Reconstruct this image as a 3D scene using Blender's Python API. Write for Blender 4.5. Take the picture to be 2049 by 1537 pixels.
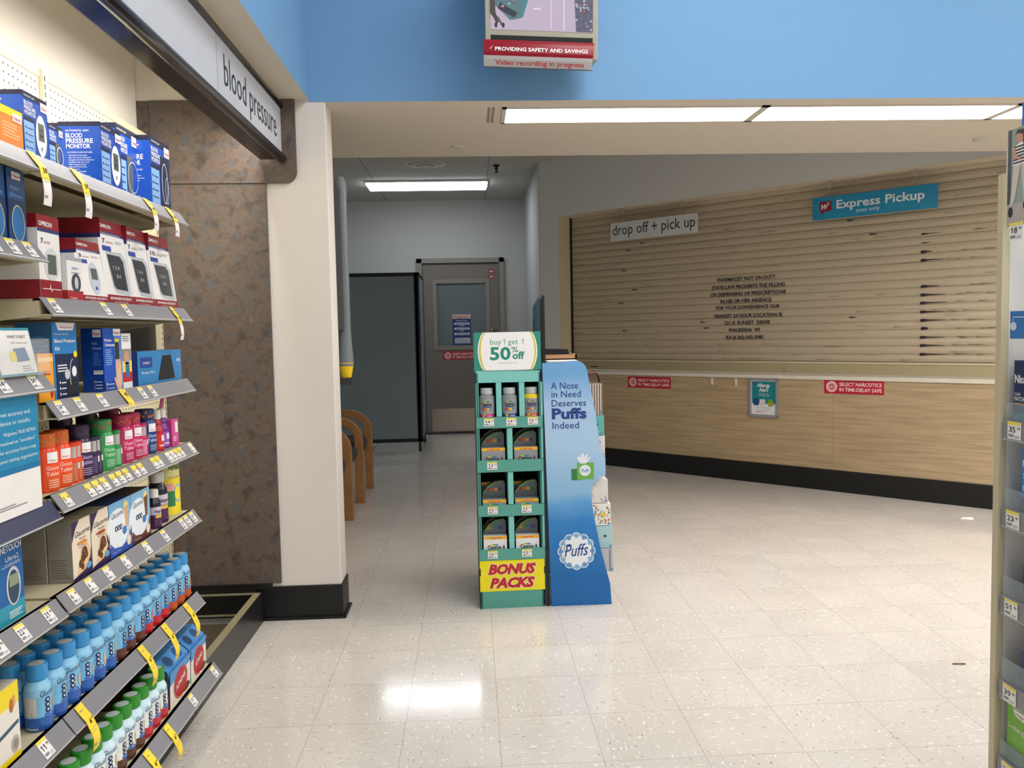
import bpy, math, random
from mathutils import Vector, Matrix
random.seed(7)
for o in list(bpy.data.objects): bpy.data.objects.remove(o)
SC = bpy.context.scene; COL = SC.collection
PI = math.pi

# ------------------------------------------------------------------ camera
F, P, RO, YA = 1646.36, 0.064371, -0.0204542, 0.0485178
CX, CY, CZ = 0.853683, -3.260789, 1.278569
fw = Vector((math.sin(YA)*math.cos(P), math.cos(YA)*math.cos(P), -math.sin(P)))
r0 = Vector((math.cos(YA), -math.sin(YA), 0)); u0 = r0.cross(fw)
Rv = r0*math.cos(RO)+u0*math.sin(RO); Uv = u0*math.cos(RO)-r0*math.sin(RO)
cd = bpy.data.cameras.new('camera'); cam = bpy.data.objects.new('camera', cd); COL.objects.link(cam)
cam.matrix_world = Matrix(((Rv.x, Uv.x, -fw.x, CX), (Rv.y, Uv.y, -fw.y, CY), (Rv.z, Uv.z, -fw.z, CZ), (0, 0, 0, 1)))
cd.sensor_width = 36; cd.lens = 36*F/2049; cd.clip_start = .05; cd.clip_end = 60
SC.camera = cam
# ------------------------------------------------------------------ world, exposure, big lights
w = bpy.data.worlds.new('world'); SC.world = w; w.use_nodes = True
w.node_tree.nodes['Background'].inputs[0].default_value = (1, .98, .96, 1)
w.node_tree.nodes['Background'].inputs[1].default_value = .55
SC.view_settings.view_transform = 'Standard'; SC.view_settings.look = 'None'
SC.view_settings.exposure = 0; SC.view_settings.gamma = 1; SC.view_settings.use_curve_mapping = False

def area(name, loc, sx, sy, power, col=(1, .975, .955), rot=(0, 0, 0), spread=180):
    l = bpy.data.lights.new(name, 'AREA'); l.shape = 'RECTANGLE'; l.size = sx; l.size_y = sy
    l.energy = power; l.color = col; l.spread = math.radians(spread)
    o = bpy.data.objects.new(name, l); o.location = loc; o.rotation_euler = rot; COL.objects.link(o); return o
for lx in (1.9, 4.6):
    for ly in (-5.2, -3.0, -0.9):
        area('store_ceiling_lamp', (lx, ly, 3.66), 1.2, .6, 38)
area('shelf_valance_lamp', (-.035, -1.1, 2.17), .07, 2.9, 27, (1, .95, .88), (0, math.radians(38), 0), 150)

# ------------------------------------------------------------------ helpers
def lin(c): return c/12.92 if c <= .04045 else ((c+.055)/1.055)**2.4
def rgb(h):
    h = h.lstrip('#'); return tuple(lin(int(h[i:i+2], 16)/255) for i in (0, 2, 4))+(1,)
MATS = {}
def mat(h, rough=.5, metal=0, emit=0, alpha=1, var=.06, spec=.5, trans=0):
    k = (h, rough, metal, emit, alpha, var, spec, trans)
    if k in MATS: return MATS[k]
    m = bpy.data.materials.new('paint_'+h.strip('#')); m.use_nodes = True
    nt = m.node_tree; b = nt.nodes['Principled BSDF']; c = rgb(h)
    b.inputs['Roughness'].default_value = rough; b.inputs['Metallic'].default_value = metal
    b.inputs['Specular IOR Level'].default_value = spec
    b.inputs['Base Color'].default_value = c
    if trans: b.inputs['Transmission Weight'].default_value = trans; b.inputs['IOR'].default_value = 1.2
    if emit:
        b.inputs['Emission Color'].default_value = c; b.inputs['Emission Strength'].default_value = emit
        b.inputs['Base Color'].default_value = (.8, .8, .8, 1) if emit > 1.2 else (.02, .02, .02, 1)
    elif var:
        n = nt.nodes.new('ShaderNodeTexNoise'); n.inputs['Scale'].default_value = 9; n.inputs['Detail'].default_value = 4
        tc = nt.nodes.new('ShaderNodeTexCoord'); nt.links.new(tc.outputs['Object'], n.inputs['Vector'])
        r = nt.nodes.new('ShaderNodeMapRange'); r.inputs[3].default_value = 1-var; r.inputs[4].default_value = 1+var
        nt.links.new(n.outputs['Fac'], r.inputs[0])
        x = nt.nodes.new('ShaderNodeVectorMath'); x.operation = 'SCALE'; x.inputs[0].default_value = c[:3]
        nt.links.new(r.outputs[0], x.inputs['Scale']); nt.links.new(x.outputs[0], b.inputs['Base Color'])
    if alpha < 1: b.inputs['Alpha'].default_value = alpha
    MATS[k] = m; return m
def N(m, t): return m.node_tree.nodes.new(t)
def L(m, a, b): m.node_tree.links.new(a, b)
def newmat(name, rough=.5):
    m = bpy.data.materials.new(name); m.use_nodes = True
    b = m.node_tree.nodes['Principled BSDF']; b.inputs['Roughness'].default_value = rough; return m, b
def mth(m, op, a, b=None, c=None):
    n = N(m, 'ShaderNodeMath'); n.operation = op
    for i, x in enumerate((a, b, c)):
        if x is None: continue
        if isinstance(x, (int, float)): n.inputs[i].default_value = x
        else: L(m, x, n.inputs[i])
    return n.outputs[0]
def mixc(m, f, a, b):
    n = N(m, 'ShaderNodeMix'); n.data_type = 'RGBA'
    for i, x in ((0, f), (6, a), (7, b)):
        if isinstance(x, (int, float)): n.inputs[i].default_value = x
        elif isinstance(x, tuple): n.inputs[i].default_value = x
        else: L(m, x, n.inputs[i])
    return n.outputs[2]

# vinyl composition tile floor, 12 inch grid, flecks turned 90 degrees on alternate tiles
def floor_mat():
    m, b = newmat('vinyl_tile_floor', .16)
    tc = N(m, 'ShaderNodeTexCoord'); s = N(m, 'ShaderNodeSeparateXYZ'); L(m, tc.outputs['Object'], s.inputs[0])
    T = .3048
    cx = mth(m, 'DIVIDE', s.outputs[0], T); cy = mth(m, 'DIVIDE', s.outputs[1], T)
    par = mth(m, 'FLOORED_MODULO', mth(m, 'ADD', mth(m, 'FLOOR', cx), mth(m, 'FLOOR', cy)), 2)
    def edge(c):
        f = mth(m, 'FRACT', c); d = mth(m, 'MINIMUM', f, mth(m, 'SUBTRACT', 1, f)); return d
    d = mth(m, 'MINIMUM', edge(cx), edge(cy)); line = mth(m, 'LESS_THAN', d, .0040)
    def vec(a, bq):
        c = N(m, 'ShaderNodeCombineXYZ'); L(m, a, c.inputs[0]); L(m, bq, c.inputs[1]); L(m, par, c.inputs[2]); return c.outputs[0]
    mv = N(m, 'ShaderNodeMix'); mv.data_type = 'VECTOR'
    L(m, par, mv.inputs[0]); L(m, vec(s.outputs[0], s.outputs[1]), mv.inputs[4]); L(m, vec(s.outputs[1], s.outputs[0]), mv.inputs[5])
    def fleck(sx, sy, sc, lo, hi):
        mp = N(m, 'ShaderNodeMapping'); mp.inputs['Scale'].default_value = (sx, sy, 5); L(m, mv.outputs[1], mp.inputs[0])
        n = N(m, 'ShaderNodeTexNoise'); n.inputs['Scale'].default_value = sc; n.inputs['Detail'].default_value = 1.5
        L(m, mp.outputs[0], n.inputs['Vector'])
        r = N(m, 'ShaderNodeMapRange'); r.inputs[1].default_value = lo; r.inputs[2].default_value = hi; L(m, n.outputs['Fac'], r.inputs[0]); return r.outputs[0]
    base = mixc(m, fleck(1, 1, 3, .3, .7), rgb('#cbc6bf'), rgb('#d5d0c9'))
    c1 = mixc(m, fleck(1, 3, 34, .63, .69), base, rgb('#ebe7df'))
    c2 = mixc(m, fleck(1.1, 3.2, 41, .685, .72), c1, rgb('#8c857b'))
    c3 = mixc(m, fleck(1.3, 2, 60, .74, .76), c2, rgb('#6b6258'))
    c4 = mixc(m, mth(m, 'MULTIPLY', line, .5), c3, rgb('#857d74'))
    L(m, c4, b.inputs['Base Color'])
    n = N(m, 'ShaderNodeTexNoise'); n.inputs['Scale'].default_value = 7; L(m, tc.outputs['Object'], n.inputs['Vector'])
    r = N(m, 'ShaderNodeMapRange'); r.inputs[3].default_value = .07; r.inputs[4].default_value = .15; L(m, n.outputs['Fac'], r.inputs[0]); L(m, r.outputs[0], b.inputs['Roughness'])
    bp = N(m, 'ShaderNodeBump'); bp.inputs['Strength'].default_value = .03; bp.inputs['Distance'].default_value = .01
    L(m, n.outputs['Fac'], bp.inputs['Height']); L(m, bp.outputs[0], b.inputs['Normal'])
    return m
def laminate_mat():
    m, b = newmat('mottled_brown_laminate', .42)
    tc = N(m, 'ShaderNodeTexCoord')
    def nz(sc, det, dist=0):
        n = N(m, 'ShaderNodeTexNoise'); n.inputs['Scale'].default_value = sc; n.inputs['Detail'].default_value = det
        n.inputs['Distortion'].default_value = dist; n.inputs['Roughness'].default_value = .65
        L(m, tc.outputs['Object'], n.inputs['Vector']); return n.outputs['Fac']
    cr = N(m, 'ShaderNodeValToRGB'); e = cr.color_ramp; e.elements[0].position = .28; e.elements[0].color = rgb('#3b3431')
    e.elements[1].position = .75; e.elements[1].color = rgb('#86705f')
    for p_, h in ((.42, '#544a44'), (.52, '#6c5b50'), (.6, '#57524f')):
        q = e.elements.new(p_); q.color = rgb(h)
    L(m, nz(16, 10, .35), cr.inputs[0])
    r = N(m, 'ShaderNodeMapRange'); r.inputs[1].default_value = .5; r.inputs[2].default_value = .68; L(m, nz(24, 8, .3), r.inputs[0])
    c = mixc(m, r.outputs[0], cr.outputs[0], rgb('#565a60')); L(m, c, b.inputs['Base Color']); return m
def oak_mat(ax):
    m, b = newmat('pale_wood_laminate', .45)
    tc = N(m, 'ShaderNodeTexCoord'); mp = N(m, 'ShaderNodeMapping'); mp.inputs['Rotation'].default_value = (0, 0, PI/4)
    mp.inputs['Scale'].default_value = (1, 1, 1); L(m, tc.outputs['Object'], mp.inputs[0])
    m2 = N(m, 'ShaderNodeMapping'); m2.inputs['Scale'].default_value = ax; L(m, mp.outputs[0], m2.inputs[0])
    n = N(m, 'ShaderNodeTexNoise'); n.inputs['Scale'].default_value = 6; n.inputs['Detail'].default_value = 5; L(m, m2.outputs[0], n.inputs['Vector'])
    cr = N(m, 'ShaderNodeValToRGB'); e = cr.color_ramp; e.elements[0].position = .3; e.elements[0].color = rgb('#a18c6c')
    e.elements[1].position = .72; e.elements[1].color = rgb('#bda785'); q = e.elements.new(.5); q.color = rgb('#b09a78')
    L(m, n.outputs['Fac'], cr.inputs[0]); L(m, cr.outputs[0], b.inputs['Base Color']); return m
def peg_mat(kind='YZ'):
    # pegboard: real rows of punched holes drawn by the board's own pattern, one inch grid
    m, b = newmat('cream_pegboard', .5)
    tc = N(m, 'ShaderNodeTexCoord'); s = N(m, 'ShaderNodeSeparateXYZ'); L(m, tc.outputs['Object'], s.inputs[0])
    T = .0254
    u = mth(m, 'SUBTRACT', mth(m, 'FRACT', mth(m, 'DIVIDE', s.outputs[1], T)), .5)
    v = mth(m, 'SUBTRACT', mth(m, 'FRACT', mth(m, 'DIVIDE', s.outputs[2], T)), .5)
    d = mth(m, 'ADD', mth(m, 'MULTIPLY', u, u), mth(m, 'MULTIPLY', v, v))
    c = mixc(m, mth(m, 'LESS_THAN', d, .022), rgb('#d9cfae'), rgb('#3a342a')); L(m, c, b.inputs['Base Color']); return m
M_FLOOR = floor_mat(); M_LAM = laminate_mat(); M_OAK = oak_mat((.5, 9, 9)); M_PEG = peg_mat()
M_BENT = newmat('bent_oak', .4)
def _():
    m, b = M_BENT; tc = N(m, 'ShaderNodeTexCoord'); n = N(m, 'ShaderNodeTexNoise'); n.inputs['Scale'].default_value = 14; n.inputs['Detail'].default_value = 5
    L(m, tc.outputs['Object'], n.inputs['Vector']); L(m, mixc(m, n.outputs['Fac'], rgb('#855a32'), rgb('#a97c4c')), b.inputs['Base Color'])
_(); M_BENT = M_BENT[0]
def fabric(h):
    m, b = newmat('woven_fabric', .9); tc = N(m, 'ShaderNodeTexCoord'); n = N(m, 'ShaderNodeTexNoise'); n.inputs['Scale'].default_value = 260
    L(m, tc.outputs['Object'], n.inputs['Vector']); c = rgb(h); d = tuple(x*.72 for x in c[:3])+(1,)
    L(m, mixc(m, n.outputs['Fac'], d, c), b.inputs['Base Color'])
    bp = N(m, 'ShaderNodeBump'); bp.inputs['Strength'].default_value = .2; bp.inputs['Distance'].default_value = .002
    L(m, n.outputs['Fac'], bp.inputs['Height']); L(m, bp.outputs[0], b.inputs['Normal']); return m
WHITE = mat('#f2efe8', .5); WALLW = mat('#dfdad4', .7, var=.02); BLACK = mat('#0b0c0d', .4); BASEB = mat('#090a0b', .45, var=.2)
CREAM = mat('#d6cdb0', .45); GREYR = mat('#85858a', .42); STEEL = mat('#a3a6a8', .3, 1)

# ---------- frames (u right, v up, n towards the viewer)
class Fr:
    def __init__(s, o, U, V):
        s.o = Vector(o); s.U = Vector(U).normalized(); s.V = Vector(V).normalized(); s.N = s.U.cross(s.V)
    def __call__(s, u, v, n=0): return s.o+s.U*u+s.V*v+s.N*n
class Cyl:   # wraps u round a vertical axis; u=0 faces direction a0
    def __init__(s, x, y, z, r, a0, rf=None): s.c = (x, y, z); s.r = r; s.a = a0; s.rf = rf
    def __call__(s, u, v, n=0):
        a = s.a+u/s.r; r = (s.rf(v) if s.rf else s.r)+n
        return Vector((s.c[0]+r*math.cos(a), s.c[1]+r*math.sin(a), s.c[2]+v))
GL = {}
def glyphs(t, bold, shear):
    k = (t, bold, shear)
    if k not in GL:
        cu = bpy.data.curves.new('t', 'FONT'); cu.body = t; cu.size = 1; cu.resolution_u = 2; cu.offset = bold; cu.shear = shear
        ob = bpy.data.objects.new('t', cu); COL.objects.link(ob)
        dg = bpy.context.evaluated_depsgraph_get(); me = bpy.data.meshes.new_from_object(ob.evaluated_get(dg))
        vs = [(v.co.x, v.co.y) for v in me.vertices]; fs = [tuple(p.vertices) for p in me.polygons]
        bpy.data.objects.remove(ob); bpy.data.curves.remove(cu); bpy.data.meshes.remove(me)
        xs = [v[0] for v in vs] or [0]; x0 = min(xs); x1 = max(xs)
        GL[k] = ([(x-x0, y) for x, y in vs], fs, x1-x0)
    return GL[k]
class MB:
    def __init__(s): s.v = []; s.f = []; s.mi = []; s.ms = []; s.sm = []
    def m(s, mt):
        if mt not in s.ms: s.ms.append(mt)
        return s.ms.index(mt)
    def add(s, vs, fs, mt, smooth=False):
        o = len(s.v); s.v += [tuple(x) for x in vs]; i = s.m(mt)
        for f in fs: s.f.append([o+j for j in f]); s.mi.append(i); s.sm.append(smooth)
        return s
    def box(s, x0, x1, y0, y1, z0, z1, mt):
        vs = [(x, y, z) for z in (z0, z1) for y in (y0, y1) for x in (x0, x1)]
        return s.add(vs, [(0, 2, 3, 1), (4, 5, 7, 6), (0, 1, 5, 4), (2, 6, 7, 3), (0, 4, 6, 2), (1, 3, 7, 5)], mt)
    def fbox(s, fr, u0, u1, v0, v1, n0, n1, mt):
        vs = [fr(u, v, n) for n in (n0, n1) for v in (v0, v1) for u in (u0, u1)]
        return s.add(vs, [(0, 2, 3, 1), (4, 5, 7, 6), (0, 1, 5, 4), (2, 6, 7, 3), (0, 4, 6, 2), (1, 3, 7, 5)], mt)
    def rect(s, fr, u0, v0, u1, v1, mt, n=.0004, k=1):
        vs = []; fs = []
        for i in range(k+1):
            u = u0+(u1-u0)*i/k; vs += [fr(u, v0, n), fr(u, v1, n)]
        for i in range(k): fs.append((2*i, 2*i+2, 2*i+3, 2*i+1))
        return s.add(vs, fs, mt)
    def poly(s, fr, pts, mt, n=.0004): return s.add([fr(u, v, n) for u, v in pts], [tuple(range(len(pts)))], mt)
    def ell(s, fr, cu, cv, ru, rv, mt, n=.0005, seg=20, a0=0, a1=2*PI):
        k = seg+(0 if a1-a0 > 6.28 else 1)
        return s.poly(fr, [(cu+ru*math.cos(a0+(a1-a0)*i/seg), cv+rv*math.sin(a0+(a1-a0)*i/seg)) for i in range(k)], mt, n)
    def ring(s, fr, cu, cv, ru, rv, w_, mt, n=.0006, a0=0, a1=2*PI, seg=28, w1=None):
        vs = []
        for i in range(seg+1):
            t = i/seg; a = a0+(a1-a0)*t; ww = w_+((w1 if w1 is not None else w_)-w_)*t
            for q in (0, ww): vs.append(fr(cu+(ru-q)*math.cos(a), cv+(rv-q)*math.sin(a), n))
        return s.add(vs, [(2*i, 2*i+1, 2*i+3, 2*i+2) for i in range(seg)], mt)
    def text(s, fr, t, u, v, h, mt, al='l', fit=None, bold=0.0, shear=0, n=.0008, sx=.86, rot=0):
        vs, fs, wd = glyphs(t, bold, shear)
        if not vs or wd <= 0: return s
        kx = fit/wd if fit else h*sx
        W = wd*kx; off = 0 if al == 'l' else (-W/2 if al == 'c' else -W); c, q = math.cos(rot), math.sin(rot)
        P_ = []
        for x, y in vs:
            a, b = x*kx+off, y*h; P_.append(fr(u+a*c-b*q, v+a*q+b*c, n))
        return s.add(P_, fs, mt)
    def lines(s, fr, u0, v0, u1, v1, k, mt, n=.0007, fill=.42):
        rr = random.Random(k*7+int(u0*1e4)); hgt = (v1-v0)/k
        for i in range(k):
            e = u1-(u1-u0)*rr.random()*.35; s.rect(fr, u0, v0+hgt*i, e, v0+hgt*(i+fill), mt, n)
        return s
    def lathe(s, x, y, z, prof, seg=20, smooth=True):   # prof: (r, z, mat) ; mat colours the band above that point
        ang = [2*PI*i/seg for i in range(seg)]
        for j in range(len(prof)-1):
            (ra, za, mt), (rb, zb, _m) = prof[j], prof[j+1]
            vs = [(x+ra*math.cos(a), y+ra*math.sin(a), z+za) for a in ang]+[(x+rb*math.cos(a), y+rb*math.sin(a), z+zb) for a in ang]
            s.add(vs, [(i, (i+1) % seg, seg+(i+1) % seg, seg+i) for i in range(seg)], mt, smooth)
        ra, za, mt = prof[-1]
        if ra > 1e-5: s.add([(x+ra*math.cos(a), y+ra*math.sin(a), z+za) for a in ang], [tuple(range(seg))], mt)
        ra, za, mt = prof[0]
        if ra > 1e-5: s.add([(x+ra*math.cos(a), y+ra*math.sin(a), z+za) for a in ang], [tuple(reversed(range(seg)))], mt)
        return s
    def tube(s, pts, r, mt, seg=10, flat=None):
        P_ = [Vector(p) for p in pts]; rings = []
        for i, p in enumerate(P_):
            d = (P_[min(i+1, len(P_)-1)]-P_[max(i-1, 0)]).normalized(); up = Vector((0, 0, 1)) if abs(d.z) < .95 else Vector((0, 1, 0))
            if flat: up = Vector(flat[0])
            a = d.cross(up).normalized(); b = a.cross(d).normalized()
            ra, rb = (r, r) if not flat else (flat[1], flat[2])
            rings.append([p+a*ra*math.cos(2*PI*k/seg)+b*rb*math.sin(2*PI*k/seg) for k in range(seg)])
        vs = [q for g in rings for q in g]; fs = []
        for i in range(len(rings)-1):
            for k in range(seg): fs.append((i*seg+k, i*seg+(k+1) % seg, (i+1)*seg+(k+1) % seg, (i+1)*seg+k))
        fs.append(tuple(reversed(range(seg)))); fs.append(tuple((len(rings)-1)*seg+k for k in range(seg)))
        return s.add(vs, fs, mt, True)
    def prism(s, fr, pts, n0, n1, mt, mt_side=None):
        k = len(pts); a = [fr(u, v, n0) for u, v in pts]; b = [fr(u, v, n1) for u, v in pts]
        s.add(b, [tuple(range(k))], mt); s.add(a, [tuple(reversed(range(k)))], mt_side or mt)
        s.add(a+b, [(i, (i+1) % k, k+(i+1) % k, k+i) for i in range(k)], mt_side or mt); return s
def tagp(o, label=None, cat=None, group=None, kind=None):
    if label: o['label'] = label
    if cat: o['category'] = cat
    if group: o['group'] = group
    if kind: o['kind'] = kind
    return o
def mk(name, mb, parent=None, bev=0, label=None, cat=None, group=None, kind=None):
    me = bpy.data.meshes.new(name); pl = Vector((0, 0, 0)); q = parent
    while q: pl += q.location; q = q.parent
    me.from_pydata([(x-pl.x, y-pl.y, z-pl.z) for x, y, z in mb.v], [], mb.f)
    for mt in mb.ms: me.materials.append(mt)
    me.polygons.foreach_set('material_index', mb.mi); me.polygons.foreach_set('use_smooth', mb.sm); me.update()
    o = bpy.data.objects.new(name, me); COL.objects.link(o); o.parent = parent
    if bev:
        b = o.modifiers.new('bevel', 'BEVEL'); b.width = bev; b.segments = 2; b.limit_method = 'ANGLE'; b.angle_limit = .7
    return tagp(o, label, cat, group, kind)
def thing(name, label, cat, loc, group=None):
    o = bpy.data.objects.new(name, None); o.empty_display_size = .05; o.location = loc; COL.objects.link(o)
    return tagp(o, label, cat, group)
def dup(root, loc, label, name=None):
    c = root.copy(); COL.objects.link(c); c.location = loc; c['label'] = label
    for ch in root.children:
        d = ch.copy(); COL.objects.link(d); d.parent = c
        for g in ch.children:
            e = g.copy(); COL.objects.link(e); e.parent = d
    return c
def struct(name, mb, bev=0): return mk(name, mb, None, bev, kind='structure')

# ================================================================== SETTING
struct('floor', MB().add([(-3, -6.5, 0), (7.5, -6.5, 0), (7.5, 8.5, 0), (-3, 8.5, 0)], [(0, 1, 2, 3)], M_FLOOR))
BLUE = mat('#6e9dc9', .75, var=.02)
HZ = 2.29; YH = .428; BX = .172
# header bulkhead over the pharmacy: blue face, cream underside
bb = MB(); CEI = mat('#d3c9b9', .8, var=.02)
bb.add([(BX, YH, HZ), (6.5, YH, HZ), (6.5, YH, 3.75), (BX, YH, 3.75)], [(0, 1, 2, 3)], BLUE)
struct('wall_header', bb)
bb = MB(); bb.add([(BX, -6.5, 2.3), (BX, YH, 2.3), (BX, YH, 3.75), (BX, -6.5, 3.75)], [(0, 1, 2, 3)], BLUE)
bb.add([(.03, -6.5, 2.3), (BX, -6.5, 2.3), (BX, YH, 2.3), (.03, YH, 2.3)], [(0, 3, 2, 1)], CEI)
bb.add([(.03, -6.5, 2.3), (.03, YH, 2.3), (.03, YH, 2.75), (.03, -6.5, 2.75)], [(0, 3, 2, 1)], WALLW)
struct('wall_upper_left', bb)
bb = MB().add([(-.62, -6.5, 2.75), (.03, -6.5, 2.75), (.03, YH, 2.75), (-.62, YH, 2.75)], [(0, 3, 2, 1)], CEI); struct('ceiling_valance', bb)
bb = MB()
# soffit underside with an opening for the recessed troffers
tx0, tx1, ty0, ty1 = 1.02, 5.88, .53, .81
for x0, x1, y0, y1 in ((.10, 6.5, YH, ty0), (.10, 6.5, ty1, 1.576), (.10, tx0, ty0, ty1), (tx1, 6.5, ty0, ty1)):
    bb.add([(x0, y0, HZ), (x1, y0, HZ), (x1, y1, HZ), (x0, y1, HZ)], [(0, 3, 2, 1)], CEI)
bb.add([(-.8, 1.576, HZ), (6.5, 1.576, HZ), (6.5, 1.576, 2.93), (-.8, 1.576, 2.93)], [(0, 3, 2, 1)], CEI)
bb.add([(-.8, .59, HZ), (.10, .59, HZ), (.10, 1.576, HZ), (-.8, 1.576, HZ)], [(0, 3, 2, 1)], CEI)
struct('ceiling_soffit', bb)
def tile_mat():
    m, b = newmat('ceiling_tile', .85); tc = N(m, 'ShaderNodeTexCoord'); s = N(m, 'ShaderNodeSeparateXYZ'); L(m, tc.outputs['Object'], s.inputs[0])
    def e(o, T, off): return mth(m, 'LESS_THAN', mth(m, 'FRACT', mth(m, 'DIVIDE', mth(m, 'ADD', o, off), T)), .018*.6/T)
    f = mth(m, 'MAXIMUM', e(s.outputs[0], 1.22, -1.06+2.44), e(s.outputs[1], .61, .0))
    L(m, mixc(m, f, rgb('#b9b7b0'), rgb('#8b8984')), b.inputs['Base Color']); return m
struct('ceiling_back', MB().add([(-1.6, 1.576, 2.92), (6.5, 1.576, 2.92), (6.5, 7.3, 2.92), (-1.6, 7.3, 2.92)], [(0, 3, 2, 1)], tile_mat()))
struct('ceiling_store', MB().add([(-.6, -6.5, 3.76), (7, -6.5, 3.76), (7, .5, 3.76), (-.6, .5, 3.76)], [(0, 3, 2, 1)], WHITE))
GWALL = mat('#bfc0bb', .8, var=.02)
# back wall with the door opening
bb = MB(); DX0, DX1, DZ = .245, 1.235, 2.15
for x0, x1, z0, z1 in ((-1.0, DX0, 0, 2.93), (DX1, 1.5525, 0, 2.93), (DX0, DX1, DZ, 2.93)):
    bb.box(x0, x1, 7.145, 7.3, z0, z1, GWALL)
struct('wall_back', bb)
struct('wall_corridor_left', MB().box(-.95, -.80, .60, 7.3, 0, 2.93, GWALL))
bb = MB().box(1.5525, 1.68, 4.99, 7.3, 0, 2.93, GWALL); struct('wall_corridor_right', bb)
# 45 degree pharmacy wall
A0 = (1.5525, 4.9225, 0); WF = Fr(A0, (1, -1, 0), (0, 0, 1))
WG = mat('#d8d8d6', .75, var=.02)
OL, OR, OZ, CT = .245, 4.75, 2.375, .885
bb = MB(); bb.fbox(WF, 0, OL, 0, 2.93, -.18, 0, WG); bb.fbox(WF, OL, OR, OZ, 2.93, -.18, 0, WG); bb.fbox(WF, OR, 5.6, 0, 2.93, -.18, 0, WG)
struct('wall_pharmacy', bb)
bb = MB(); bb.fbox(WF, OL, OR, .16, CT-.03, -.18, 0, M_OAK); 
for u in (.245+1.22, .245+1.22+1.43, 4.4): bb.fbox(WF, u, u+.002, .16, CT-.03, .0, .0004, mat('#8f7650'))
struct('wall_counter_front', bb)
struct('trim_counter_edge', MB().fbox(WF, OL, OR, CT-.03, CT, -.20, .012, mat('#d9d3c4', .35)), .002)
struct('baseboard_pharmacy', MB().fbox(WF, OL-.245, 5.6, 0, .165, -.02, .012, BASEB), .003)
struct('trim_shutter_jamb', MB().fbox(WF, OL-.001, OL+.004, CT, OZ, -.19, .0005, mat('#cdbfa3', .6)).fbox(WF, OL, OR, OZ-.004, OZ, -.19, .0005, mat('#d8ccb4', .6)))
# pillar and aisle-end wall
bb = MB().box(-.62, .242, .43, .585, .15, 2.93, WALLW); struct('wall_pillar', bb, .004)
bb = MB().box(-.14, .249, .421, .592, 0, .152, BASEB); bb.box(-.14, .262, .409, .60, 0, .012, BASEB); struct('baseboard_pillar', bb, .003)
struct('wall_left', MB().box(-.62, -.56, -6.5, .45, 0, 2.93, mat('#efe9dd', .7, var=.02)))
struct('wall_right', MB().box(6.5, 6.6, -6.5, 3, 0, 3.76, WALLW))
struct('wall_end', MB().box(-.559, 0.03, .422, .4295, 2.298, 2.749, mat('#efe9dd', .7, var=.02)))

# ---------------------------------------------------------------- brown laminate end panel and its parts
t = thing('laminate_cladding', 'tall mottled brown laminate panel closing the shelf aisle against the white pillar', 'panel', (-.26, .42, 0))
XF = Fr((0, .415, 0), (1, 0, 0), (0, 0, 1))
bb = MB(); c = [(.112-.05+.05*math.cos(a), 1.942+.05+.05*math.sin(a)) for a in [-PI/2+i*PI/16 for i in range(9)]]
bb.prism(XF, [(-.504, 1.944)]+c+[(.112, 2.297), (-.504, 2.297)], -.013, .003, M_LAM, mat('#4a3a30')); mk('upper_board', bb, t)
mk('lower_board', MB().box(-.504, -.022, .417, .43, .171, 1.941, M_LAM), t)
mk('return_board', MB().box(-.558, -.505, .417, .4285, .171, 2.296, M_LAM), t)

# ================================================================== LEFT SHELVING
YE, YJ, YN = -.503, -1.415, -2.33
SH = dict(S0=(1.646, -.058), S1=(1.337, -.058), S2=(1.108, -.058), S3=(.900, -.058), S4=(.673, -.058), S5=(.394, -.058), S6=(.150, -.013))
NH = dict(N0=(1.646, -.058), N1=(1.452, -.058), N2=(1.174, -.058), N3=(.890, -.058), N4=(.669, -.058), N5=(.394, -.058), N6=(.150, -.013))
XB = -.50
SHC = mat('#c9bf9f', .45); TAGW = mat('#ece9e6', .5); TAGY = mat('#ecd95a', .5); HANGY = mat('#f7d83c', .45); INK = mat('#1c1c22', .5, var=0); INKG = mat('#8b8a92', .6, var=0)
def slope(F_, z): return Fr((F_, 0, z), (0, 1, 0), (-.025, 0, .037))
def price(fr, y, v=.003, txt='6', cents='49', s=1.0, yel=True, side='price_tag', parent=None, yh=.007, h=.038, wd=.033):
    mb = MB(); wd *= s; h *= s
    mb.fbox(fr, y-wd/2, y+wd/2, v, v+h, .0006, .0014, TAGW)
    if yel: mb.rect(fr, y-wd/2, v+h-yh, y+wd/2, v+h, TAGY, .0017)
    cw = min(wd*.62, wd*.27*max(1, len(txt)))/max(1, len(txt)); dx = y-wd*.40
    for ch in txt:      # the numeral one gets its flag, the built-in font draws it as a bare stroke
        if ch == '1': mb.rect(fr, dx+cw*.40, v+h*.40, dx+cw*.64, v+h*.72, INK, .0018); mb.poly(fr, [(dx+cw*.1, v+h*.62), (dx+cw*.42, v+h*.72), (dx+cw*.42, v+h*.65), (dx+cw*.1, v+h*.57)], INK, .0019)
        else: mb.text(fr, ch, dx, v+h*.40, h*.46, INK, n=.0018, bold=.01, fit=cw*.88)
        dx += cw
    mb.text(fr, cents, y+wd*.22, v+h*.56, h*.22, INK, n=.0018, bold=.01, fit=wd*.22)
    mb.rect(fr, y-wd*.42, v+h*.12, y-wd*.02, v+h*.28, INKG, .0017); mb.rect(fr, y+wd*.05, v+h*.16, y+wd*.42, v+h*.2, INKG, .0017)
    mb.rect(fr, y+wd*.05, v+h*.08, y+wd*.36, v+h*.11, INKG, .0017)
    return mk('price_tag', mb, parent)
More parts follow.
